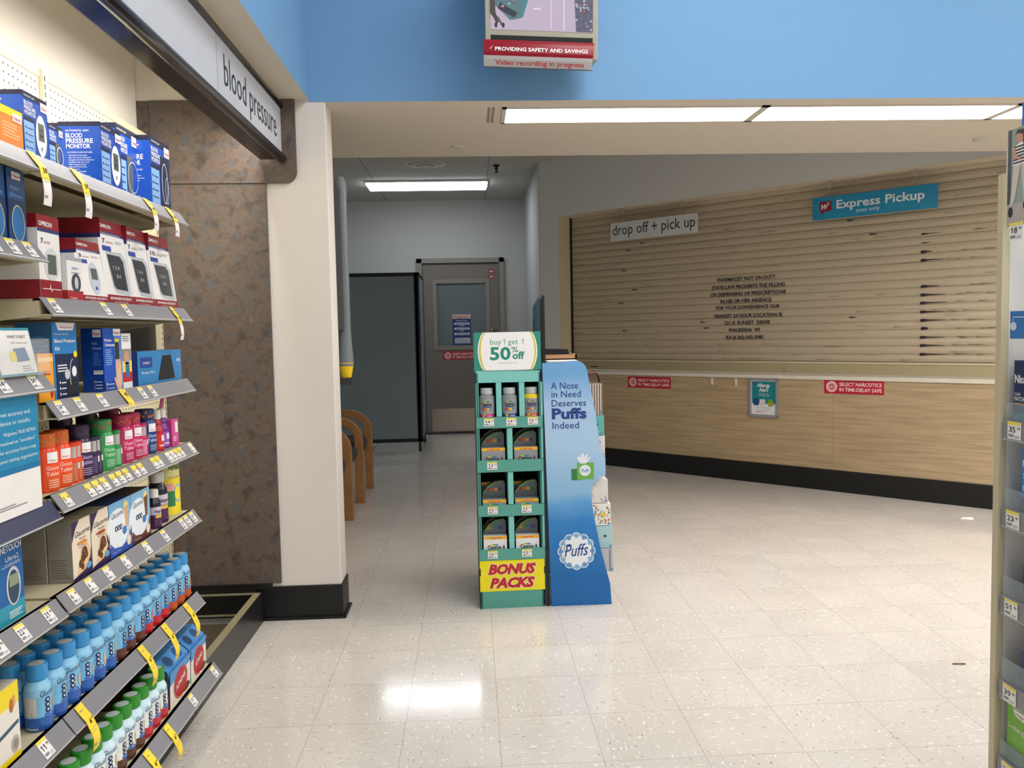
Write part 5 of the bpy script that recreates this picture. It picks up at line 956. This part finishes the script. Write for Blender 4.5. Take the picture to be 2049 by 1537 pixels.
# compartment dividers with the lighter front edges
for z0_, z1_, us in ((.89, 1.045, (.0, .092, .197, .292)), (.692, .836, (.0, .138, .290)), (.484, .634, (.0, .138, .290)), (.278, .429, (.0, .138, .290))):
    m2 = MB()
    for j, u in enumerate(us): m2.fbox(fr, u+.002, u+(.014 if j in (0, len(us)-1) else .026), z0_, z1_, -.05 if j in (0, len(us)-1) else -DP+.01, -.001, T2)
    mk('divider', m2, t)
mb = MB(); mb.fbox(fr, .001, DW+.001, .081, .225, 0, .002, mat('#f2e312', .45)); YR = mat('#c01f2a', .45); WY = mat('#f5ecc0', .5)
for s_, v, w_ in (('BONUS', .163, .222), ('PACKS', .099, .210)):
    mb.text(fr, s_, DW/2, v, .062, WY, 'c', fit=w_+.008, bold=.10, shear=.25, n=.0026); mb.text(fr, s_, DW/2, v, .062, YR, 'c', fit=w_, bold=.055, shear=.25, n=.0034)
mk('bonus_band', mb, t)
mb = MB()
for u in (-.001, DW-.002):
    for v0, v1 in ((.155, .19), (.03, .062)): mb.fbox(fr, u, u+.006, v0, v1, -.01, .0026, BLACK)
mk('locking_slot', mb, t)
for u, v, a in ((.058, .848, '14'), (.160, .848, '14'), (.258, .850, '15'), (.068, .648, '12'), (.066, .442, '12'), (.222, .444, '12'), (.062, .236, '12'), (.220, .238, '12')): price(fr, u-.0, v, txt=a, cents='99', parent=t, s=1.0, h=.036, wd=.046)
for o in [c for c in t.children if c.name.startswith('price_tag')]:
    for v in o.data.vertices: v.co += fr.N*.0046
# bottles and cartons in the display
def rainbow(mb, f, cu, cv, r, w_):
    cs = ['#d8342c', '#e8862a', '#ecd02c', '#4aa84a', '#2f6fc0']
    for i, c_ in enumerate(cs):
        a = PI*.95-PI*.62*i/5; mb.ring(f, cu, cv, r, r*.5, w_*(.5+.12*i), mat(c_, .4), .0012, a-PI*.125, a, 6)
def vbottle(u, z, label, top, base, cap='#b9bcbc'):
    o = fr(u, z, -.035); t = thing('vitamin_bottle', label, 'bottle', o[:], 'vitamin bottles in the top tray'); mb = MB(); G_ = mat('#94989a', .3); x, y, zz = o
    mb.lathe(x, y, zz, [(.031, 0, mat(base, .3)), (.035, .004, mat(base, .3)), (.036, .062, G_), (.036, .130, mat(top, .3)), (.034, .143, mat(top, .3)), (.025, .150, mat(top, .3))], 26)
    g = Cyl(x, y, zz+.042, .036, -PI/2); rainbow(mb, g, 0, .066, .026, .006); mb.text(g, 'Centrum', 0, .058, .018, INK, 'c', fit=.044, bold=.03, n=.0015, shear=.1); mb.rect(g, -.02, .050, .022, .055, mat('#2f4f9a'), .001, 5)
    for i, c_ in enumerate(('#b8342c', '#d87a2c', '#e8c42c', '#3a7ab0')): mb.rect(g, -.022+i*.011, .037, -.013+i*.011, .046, mat(c_), .0012, 2)
    mb.ell(g, -.014, .014, .008, .008, mat('#c9a04a'), .001, 12); mb.text(g, 'Women' if base == '#c2307c' else 'Adults', .012, .008, .010, WH, 'c', fit=.022, n=.0012); mk('bottle_body', mb, t)
    cm = mat(cap, .4); m2 = MB(); m2.lathe(x, y, zz, [(.0265, .150, cm), (.0285, .153, cm), (.0285, .176, cm), (.0265, .180, cm)], 26); mk('bottle_cap', m2, t)
vbottle(.052, .8405, 'grey vitamin bottle with a magenta base in the top tray, leftmost of three', '#8a8f92', '#c2307c'); vbottle(.156, .8405, 'grey vitamin bottle with a blue base in the top tray, middle of three', '#8a8f92', '#1f4a90'); vbottle(.256, .8405, 'grey vitamin bottle with a yellow shoulder and orange base in the top tray, rightmost', '#e9cf2c', '#d2552c')
def vcarton(u, z, zb, label, col, silver, blk, cc='#6a2470', name='vitamin_carton', h=.108):
    f = Fr(fr(u, z, zb), (1, 0.03, 0), (0, 0, 1)); mb = MB(); w_ = .108; mb.fbox(f, 0, w_, 0, h, -.045, 0, mat(col, .4)); mb.rect(f, 0, h-.013, w_, h, mat('#f0b32c', .4), .0005); mb.text(f, '30 TABLETS FREE', w_/2, h-.011, .009, RED, 'c', fit=.055, n=.0009, bold=.02)
    rainbow(mb, f, w_*.46, h*.50, .036, .006); mb.text(f, 'Centrum', w_*.19, h*.46, .023, INK, fit=.062, bold=.03, n=.0015, shear=.12)
    if silver: mb.text(f, 'SILVER', w_*.46, h*.24, .012, INK, 'c', fit=.038, n=.0015)
    mb.ell(f, w_*.86, h*.50, .004, .014, mat(cc), .0012, 12); mb.ell(f, w_*.85, -.004, w_*.26, h*.25, mat(cc), .001, 20, 0, PI)
    return mk(name, mb, None, 0, label, 'box', 'vitamin cartons in the teal display')
def vback(u, z, zb, label, colrs, dim='#5f686a', band=None):
    f = Fr(fr(u, z, zb), (1, 0.03, 0), (0, 0, 1)); pts = [(0, 0), (.108, 0), (.108, .108), (.095, .118), (.06, .114), (.025, .092), (.004, .062), (0, .05)]; mb = MB(); mb.prism(f, pts, -.03, 0, mat(dim, .4)); 
    arc = [(.004, .064), (.028, .094), (.062, .114), (.1, .118)]; arc2 = [(.1, .111), (.062, .108), (.032, .087), (.008, .058)]; mb.poly(f, arc+arc2, mat('#6f9a4c', .5), .0006)
    for i, c_ in enumerate(colrs): mb.rect(f, .022+i*.018, .070, .038+i*.018, .084, mat(c_, .4), .0009)
    if band: mb.rect(f, 0, .0, .108, .062, mat(band, .4), .0007)
    return mk('vitamin_carton', mb, None, 0, label, 'box', 'vitamin cartons in the teal display')
RC = ('#a83438', '#c05a34', '#c9a03a', '#5a3a7c'); RC2 = ('#a83438', '#c05a34', '#c9a03a', '#2f6a4a'); RC3 = ('#b98a3a', '#4a8a4a', '#3a7ab0', '#4a3a8c')
nm = {.6375: 'second tray', .4325: 'third tray', .2265: 'lowest tray'}
for z in (.6375, .4325, .2265):
    for s_, u in (('left', .022), ('right', .172)):
        if z == .2265: col, sil = '#e6e6e6', False
        else: col, sil = '#8e9497', True
        hz = {.6375: .0, .4325: -.045, .2265: .0}[z]
        if z == .4325:
            vcarton(u, z, -.012, 'front vitamin carton in the %s, %s side' % (nm[z], s_), col, sil, 0, h=.073)
            vback(u, z+.033, -.07, 'curved top vitamin carton behind the front one in the %s, %s side' % (nm[z], s_), RC if s_ == 'left' else RC2)
            vcarton(u-.0, z+.0, -.125, 'upright vitamin carton at the back of the %s, %s side' % (nm[z], s_), '#6a7072', True, 0, h=.135)
        else:
            vcarton(u, z, -.012, 'front %s vitamin carton in the %s, %s side' % ('white' if z < .3 else 'grey', nm[z], s_), col, sil, 0, '#5a2468' if s_ == 'left' or z > .3 else '#1f2f6a')
            vback(u, z+.058, -.07, 'curved top vitamin carton behind the front one in the %s, %s side' % (nm[z], s_), (RC if s_ == 'left' else RC) if z > .5 else RC3, '#6f787a')
            vback(u-.004, z+.070 if z > .5 else z+.064, -.12, 'curved top vitamin carton at the back of the %s, %s side' % (nm[z], s_), RC, '#4a5254')

# ================================================================== TISSUE DISPLAY
t = thing('tissue_display', 'blue cardboard tissue display seen from its side with Puffs wording', 'display stand', (1.33, .7, 0)); fr = Fr((0, .470, 0), (1, 0, 0), (0, 0, 1)); 
def pm():
    m, b = newmat('blue_sky_print', .5); tc = N(m, 'ShaderNodeTexCoord'); s = N(m, 'ShaderNodeSeparateXYZ'); L(m, tc.outputs['Object'], s.inputs[0])
    n = N(m, 'ShaderNodeTexNoise'); n.inputs['Scale'].default_value = 5; n.inputs['Detail'].default_value = 3; L(m, tc.outputs['Object'], n.inputs['Vector'])
    v = mth(m, 'ADD', s.outputs[2], mth(m, 'MULTIPLY', mth(m, 'SUBTRACT', n.outputs['Fac'], .5), .10)); r = N(m, 'ShaderNodeMapRange'); r.inputs[1].default_value = 0; r.inputs[2].default_value = 1.2; L(m, v, r.inputs[0])
    cr = N(m, 'ShaderNodeValToRGB'); e = cr.color_ramp; e.elements[0].position = .12; e.elements[0].color = rgb('#0d66ab'); e.elements[1].position = 1; e.elements[1].color = rgb('#6fa8d9')
    for p_, h in ((.34, '#2c80c6'), (.40, '#5e9fd6'), (.43, '#86b6dd'), (.62, '#a6c8e6'), (.78, '#a3c4e4'), (.9, '#6ba3d6')): q = e.elements.new(p_); q.color = rgb(h)
    L(m, r.outputs[0], cr.inputs[0]); L(m, cr.outputs[0], b.inputs['Base Color']); return m
PM = pm(); out = [(1.198, 0), (1.479, 0), (1.472, .10), (1.455, .166), (1.426, .283), (1.400, .424), (1.392, .48), (1.391, .52), (1.397, .556), (1.409, .577), (1.425, .592), (1.458, .606), (1.458, .688), (1.440, .72), (1.430, .77), (1.412, .911), (1.390, 1.03), (1.379, 1.09), (1.372, 1.112), (1.355, 1.130), (1.330, 1.138), (1.29, 1.134), (1.255, 1.128), (1.174, 1.130)]
mb = MB(); mb.prism(fr, out, -.008, 0, PM, mat('#2c4a6a')); PN = mat('#1f3f86', .5, var=0)
for s_, u, v, w_, h in (('A Nose', 1.212, 1.010, .125, .044), ('in Need', 1.214, .971, .135, .044), ('Deserves', 1.214, .930, .158, .044), ('Puffs', 1.214, .874, .160, .066), ('Indeed', 1.216, .828, .122, .044)):
    mb.text(fr, s_, u, v, h, PN, fit=w_, bold=.04 if s_ == 'Puffs' else .004, n=.0008)
PWT = mat('#d6e4f1', .5); PBL = mat('#5d92c9', .5); lu, lv = 1.318, .256
for i in range(12): a = 2*PI*i/12; mb.ell(fr, lu+.066*math.cos(a), lv+.066*math.sin(a), .023, .023, PWT, .0006, 16); mb.ell(fr, lu+.066*math.cos(a), lv+.066*math.sin(a), .018, .018, PBL if i % 2 == 0 else mat('#86b0d8'), .0009, 14)
mb.ell(fr, lu, lv, .062, .062, mat('#e9eef4', .5), .0013, 28)
for i in range(12): a = 2*PI*(i+.5)/12; mb.ell(fr, lu+.062*math.cos(a), lv+.062*math.sin(a), .010, .013, mat('#e9eef4', .5), .0015, 12)
mb.text(fr, 'Puffs', lu, lv-.022, .080, PN, 'c', fit=.112, shear=.35, n=.002, bold=.005, rot=.06); mb.ring(fr, lu-.035, lv+.012, .024, .022, .003, PN, .002, PI*.3, PI*1.3)
# printed tissue box with the same wordmark (the cartoon child of the print is left out)
mb.rect(fr, 1.300, .588, 1.348, .640, mat('#2f7a44', .5), .0008); mb.rect(fr, 1.326, .590, 1.404, .668, mat('#6fae4c', .5), .0009); mb.ell(fr, 1.363, .632, .026, .026, mat('#dfe8f0'), .0012); mb.text(fr, 'Puffs', 1.363, .624, .022, PN, 'c', fit=.036, shear=.3, n=.0016)
for k, (du, dv) in enumerate(((-.012, .035), (.0, .05), (.012, .045), (.022, .034))): mb.poly(fr, [(1.345+du*.3, .664), (1.362+du*.3, .664), (1.358+du*1.6, .664+dv), (1.344+du*1.6, .664+dv*.8)], mat('#e6ebf0', .6), .0011+k*.0002)
mk('side_panel', mb, t)
mb = MB(); mb.box(1.170, 1.178, .478, .93, 0, 1.13, mat('#22465f', .5)); 
bpf = Fr((1.170, .93, 0), (0, -1, 0), (0, 0, 1)); mb.prism(bpf, [(0, 1.13), (.445, 1.13), (.445, 1.42), (.438, 1.436), (.41, 1.434), (.02, 1.402), (0, 1.39)], -.008, 0, mat('#46718f', .5), BLACK)
mb.poly(bpf, [(.0, 1.0), (.09, 1.0), (.10, 1.2), (.06, 1.33), (0, 1.34)], mat('#4a4440', .6), .0008); mb.box(1.178, 1.19, .474, .48, .0, 1.436, BLACK); mk('back_board', mb, t)
mk('side_panel', MB().prism(Fr((0, .925, 0), (1, 0, 0), (0, 0, 1)), out, -.008, 0, PM), t)
mb = MB()
for z in (.15, .262, .368, .474, .586, .690, .790, .884): mb.box(1.18, 1.40-(z-.15)*.06, .48, .92, z-.006, z, mat('#c9d9e6', .6))
mk('tray_shelf', mb, t)
# tissue boxes, only their ends stick out beyond the side panel
def tissue(z, h, x1, label, base, pat):
    mb = MB(); y0, y1 = .484, .60; x0 = x1-.115; mb.box(x0, x1, y0, y1, z+.0005, z+h, mat(base, .45)); f = Fr((x0, y0, z), (1, 0, 0), (0, 0, 1)); w_ = .115; rr = random.Random(int(z*1000))
    if pat == 'stripe':
        for i in range(9): mb.rect(f, w_*(.1+i*.1), 0, w_*(.13+i*.1), h, mat('#e6dccb'), .0005)
    elif pat == 'flower':
        for i in range(26): mb.ell(f, w_*rr.random()*.9+.004, h*(.08+.84*rr.random()), .005, .006, mat(rr.choice(['#b9b4b0', '#8a7a74', '#c98a90', '#d9d6d2'])), .0005+i*.00001, 8)
    elif pat == 'leaf':
        for i in range(40): a = rr.random()*3; mb.ell(f, w_*rr.random()*.9+.004, h*(.08+.84*rr.random()), .002+.003*abs(math.cos(a)), .002+.005*abs(math.sin(a)), mat(rr.choice(['#4a8a9a', '#7a8a6a', '#5a4a44', '#d9702c'])), .0005+i*.00001, 8)
        mb.ell(f, w_*.72, h*.5, .010, .010, mat('#e9c43a'), .0012, 12)
    elif pat == 'teal': mb.ell(f, w_*.7, h*.55, .008, .006, mat('#3a4a4c'), .0006, 10); mb.lines(f, w_*.6, h*.1, w_*.9, h*.3, 3, mat('#8fd0cc'))
    else: mb.rect(f, w_*.82, h*.05, w_*.9, h*.95, mat('#8a8a90'), .0005)
    mb.ell(f, w_*.92, h*.1, .006, .006, mat('#5a8ac0'), .0014, 12)
    return mk('tissue_box', mb, None, .002, label, 'box', 'tissue boxes in the blue display')
for z, h, x1, lb, b_, p_ in ((.884, .145, 1.452, 'brown striped tissue box at the top of the blue display', '#7a6a5c', 'stripe'), (.790, .093, 1.456, 'teal tissue box second from the top of the blue display', '#5fb0aa', 'teal'), (.690, .098, 1.459, 'white tissue box with dark edge, third from the top', '#d9d6d2', 'flower'), (.474, .110, 1.470, 'grey flowered tissue box just below the panel notch', '#dcd8d4', 'flower'), (.368, .104, 1.482, 'tissue box with leaves and a yellow flower', '#e3e4dc', 'leaf'), (.262, .104, 1.488, 'pale blue tissue box second from the bottom', '#a3c9cc', 'teal'), (.15, .110, 1.492, 'pale grey tissue box at the bottom of the blue display', '#b9bcc0', 'plain')): tissue(z, h, x1, lb, b_, p_)
mb = MB(); mb.tube([(1.37, .52, 1.04), (1.40, .53, 1.075), (1.425, .54, 1.08), (1.442, .55, 1.06), (1.446, .555, 1.035)], .012, mat('#4a1a26', .3), 10, ((0, 1, 0), .006, .020)); mk('maroon_headband', mb, None, 0, 'glossy maroon band lying on the top striped tissue box', 'band')
mb = MB(); B_ = mat('#a07a58', .7); mb.box(1.19, 1.345, .60, .88, 1.138, 1.144, B_); mb.box(1.19, 1.35, .60, .61, 1.138, 1.163, B_); mb.box(1.19, 1.35, .87, .88, 1.138, 1.163, B_); mb.box(1.342, 1.35, .60, .88, 1.138, 1.163, B_); mb.box(1.195, 1.32, .62, .86, 1.144, 1.150, WHITE); mb.box(1.20, 1.34, .49, .60, 1.132, 1.138, WHITE); mk('cardboard_tray', mb, None, 0, 'open brown cardboard tray on top of the blue tissue display', 'tray')
mb = MB(); mb.prism(Fr((0, .66, 0), (1, 0, 0), (0, 0, 1)), [(1.20, 1.150), (1.325, 1.150), (1.315, 1.186), (1.20, 1.190)], -.12, 0, mat('#131315', .15)); mk('black_bag', mb, None, .006, 'glossy black packet lying in the cardboard tray', 'packet')

# ================================================================== RIGHT SHELVING (faces the aisle, runs along Y)
RX, RY = 2.083, -1.405
t = thing('aisle_shelving', 'white shelving with clear shelf fronts at the right picture edge, its cream post nearest', 'shelving', (RX+.25, RY-.4, 0)); PC = mat('#c4b99a', .45); WP = mat('#d6d5d2', .5)
mk('corner_post', MB().box(RX, RX+.018, RY, RY+.02, 0, 1.615, PC), t, .001)
mk('end_board', MB().box(RX+.018, RX+.46, RY, RY+.018, 0, 1.68, WP), t); mk('back_panel', MB().box(RX+.44, RX+.46, RY-.91, RY, 0, 1.74, WP), t)
ACR = mat('#b9c6cc', .06, alpha=.22); RF = Fr((RX+.004, RY-.004, 0), (0, -1, 0), (0, 0, 1))
for z, a, h_ in ((1.006, '35', .085), (.800, '23', .09), (.592, '51', .09), (.388, '39', .098), (.20, '27', .085)):
    s_ = mk('shelf', MB().box(RX+.008, RX+.44, RY-.91, RY-.002, z-.004, z, mat('#c9cdd0', .3)), t)
    mk('clear_front', MB().fbox(RF, .006, .90, z, z+h_, -.006, -.004, ACR), s_); mk('price_rail', MB().fbox(RF, .004, .90, z, z+.044, -.004, -.0005, GREYR), s_)
    price(RF, .045, z+.002, txt=a, cents='99', parent=s_, wd=.046, h=.040)
price(RF, .038, 1.460, txt='18', cents='99', parent=t, wd=.046, h=.040)
mb = MB(); f3 = Fr((RX+.006, RY-.006, 1.493), (0, -1, 0), (0, 0, 1)); mb.fbox(f3, 0, .30, 0, .217, -.002, 0, mat('#9fb0a0', .4)); mb.rect(f3, 0, 0, .30, .05, mat('#b3a8a0'), .0005); mb.rect(f3, .0, .05, .30, .217, mat('#8fa294'), .0005); mb.rect(f3, .0, .05, .012, .217, mat('#4a4f52'), .0009)
SKN = mat('#c9967a', .5); BW = mat('#26262a', .5); ox = .012
Q = lambda pts: [(ox+(u-.026)*1.5, v) for u, v in pts]
mb.ell(f3, ox+.029, .196, .014, .014, SKN, .0012, 16); mb.poly(f3, Q([(.034, .20), (.040, .212), (.054, .210), (.058, .18), (.054, .165), (.052, .20), (.04, .205)]), mat('#4a2a20'), .0015)
mb.poly(f3, Q([(.030, .135), (.062, .135), (.060, .178), (.048, .184), (.036, .178)]), WH, .0011)
for i in range(6): mb.poly(f3, Q([(.031, .138+i*.007), (.061, .138+i*.007), (.061, .1415+i*.007), (.031, .1415+i*.007)]), BW, .0014)
mb.poly(f3, Q([(.028, .175), (.034, .178), (.038, .155), (.050, .150), (.048, .145), (.032, .150)]), SKN, .0018); mb.poly(f3, Q([(.032, .135), (.048, .135), (.036, .06), (.028, .04), (.024, .042)]), mat('#cfc3b8'), .0012); mb.poly(f3, Q([(.048, .135), (.062, .135), (.066, .07), (.06, .05), (.056, .052)]), mat('#c9bdb2'), .0012)
mb.ell(f3, .012, .032, .008, .012, BW, .0015, 12); mb.ell(f3, .063, .042, .008, .010, BW, .0015, 12); mk('photo_card', mb, None, 0, 'tall photo card of a person in a striped shirt and pale trousers at upper right', 'card')
mk('blue_flag_card', MB().fbox(RF, .052, .10, 1.71, 1.76, 0, .002, mat('#2c6cc0')), None, 0, 'small blue card corner above the striped shirt photo card', 'card')
mb = MB(); f4 = Fr((RX+.006, RY-.022, 1.236), (0, -1, 0), (.0, 0, 1)); mb.fbox(f4, 0, .14, 0, .066, -.002, 0, WHITE); mb.rect(f4, .002, .002, .138, .064, mat('#2f74b8', .4), .0005); mb.rect(f4, .012, .050, .10, .0515, WH, .0009); mb.rect(f4, .012, .042, .0135, .0515, WH, .0009); mb.ell(f4, .014, .030, .011, .010, mat('#c9d4de'), .001, 14); mk('info_card', mb, None, 0, 'small blue info card with a white border above the navy patch box', 'card')
def rb(name, lb, z, h, col, art, u0=.022):
    mb = MB(); f = Fr((RX+.016, RY-.004-u0, z), (0, -1, 0), (0, 0, 1)); mb.fbox(f, 0, .095, .0005, h, -.07, 0, col); art(mb, f, .095, h); return mk(name, mb, None, 0, lb, 'box')
rb('nicotine_patch_box', 'navy patch box at the right picture edge under the blue info card', 1.006, .182, mat('#16285a', .35), lambda m, f, w_, h: (m.text(f, 'NicoDerm', .004, h*.72, .026, WH, fit=.088, bold=.03), m.text(f, 'CLEAR', .004, h*.56, .009, WH, fit=.02), m.text(f, 'PATCH', .004, h*.49, .014, WH, fit=.032, bold=.01), m.rect(f, .004, h*.44, .05, h*.47, mat('#a8783a'), .0006), m.rect(f, 0, h*.12, w_, h*.34, mat('#1a7f8c'), .0005), m.ell(f, .012, h*.24, .009, .011, mat('#2fa0a8'), .0008, 16), m.text(f, '1', .009, h*.21, .014, WH, fit=.004)))
rb('nicotine_therapy_box', 'bright blue therapy box below the navy patch box at right', .800, .19, mat('#2e7fc8', .35), lambda m, f, w_, h: (m.text(f, 'Nicotine', .004, h*.78, .022, WH, fit=.07, bold=.02), m.text(f, 'Transdermal', .004, h*.63, .018, WH, fit=.07), m.text(f, 'System', .004, h*.49, .018, WH, fit=.05), m.rect(f, 0, h*.2, w_, h*.4, mat('#1f3f80'), .0005), m.rect(f, 0, 0, w_, h*.2, mat('#3f9a6a'), .0005)), .055)
rb('lozenge_box', 'green box on the lowest clear fronted shelf at right', .2005, .178, mat('#6fae2c', .35), lambda m, f, w_, h: (m.rect(f, 0, 0, w_, h*.45, mat('#1f6a3a'), .0005), m.poly(f, [(.02, h*.98), (.09, h*.98), (.09, h*.85), (.03, h*.9)], WH, .0006), m.text(f, STORE, .03, h*.91, .010, RED, fit=.05, n=.001), m.text(f, 'Lozenge', .008, h*.70, .018, WH, fit=.06)), .02)
for z, lb in ((.592, 'dark blue narrow box at right, between the bright blue box and the next shelf'), (.388, 'dark blue narrow box at right, directly above the green box shelf')):
    mk('nicotine_gum_box', MB().fbox(Fr((RX+.02, RY-.065, z), (0, -1, 0), (0, 0, 1)), 0, .08, .0005, .13, -.07, 0, mat('#1f3f78', .35)), None, 0, lb, 'box')

for k, o in protos.items():
    if k not in used:
        for ch in list(o.children): bpy.data.objects.remove(ch)
        bpy.data.objects.remove(o)
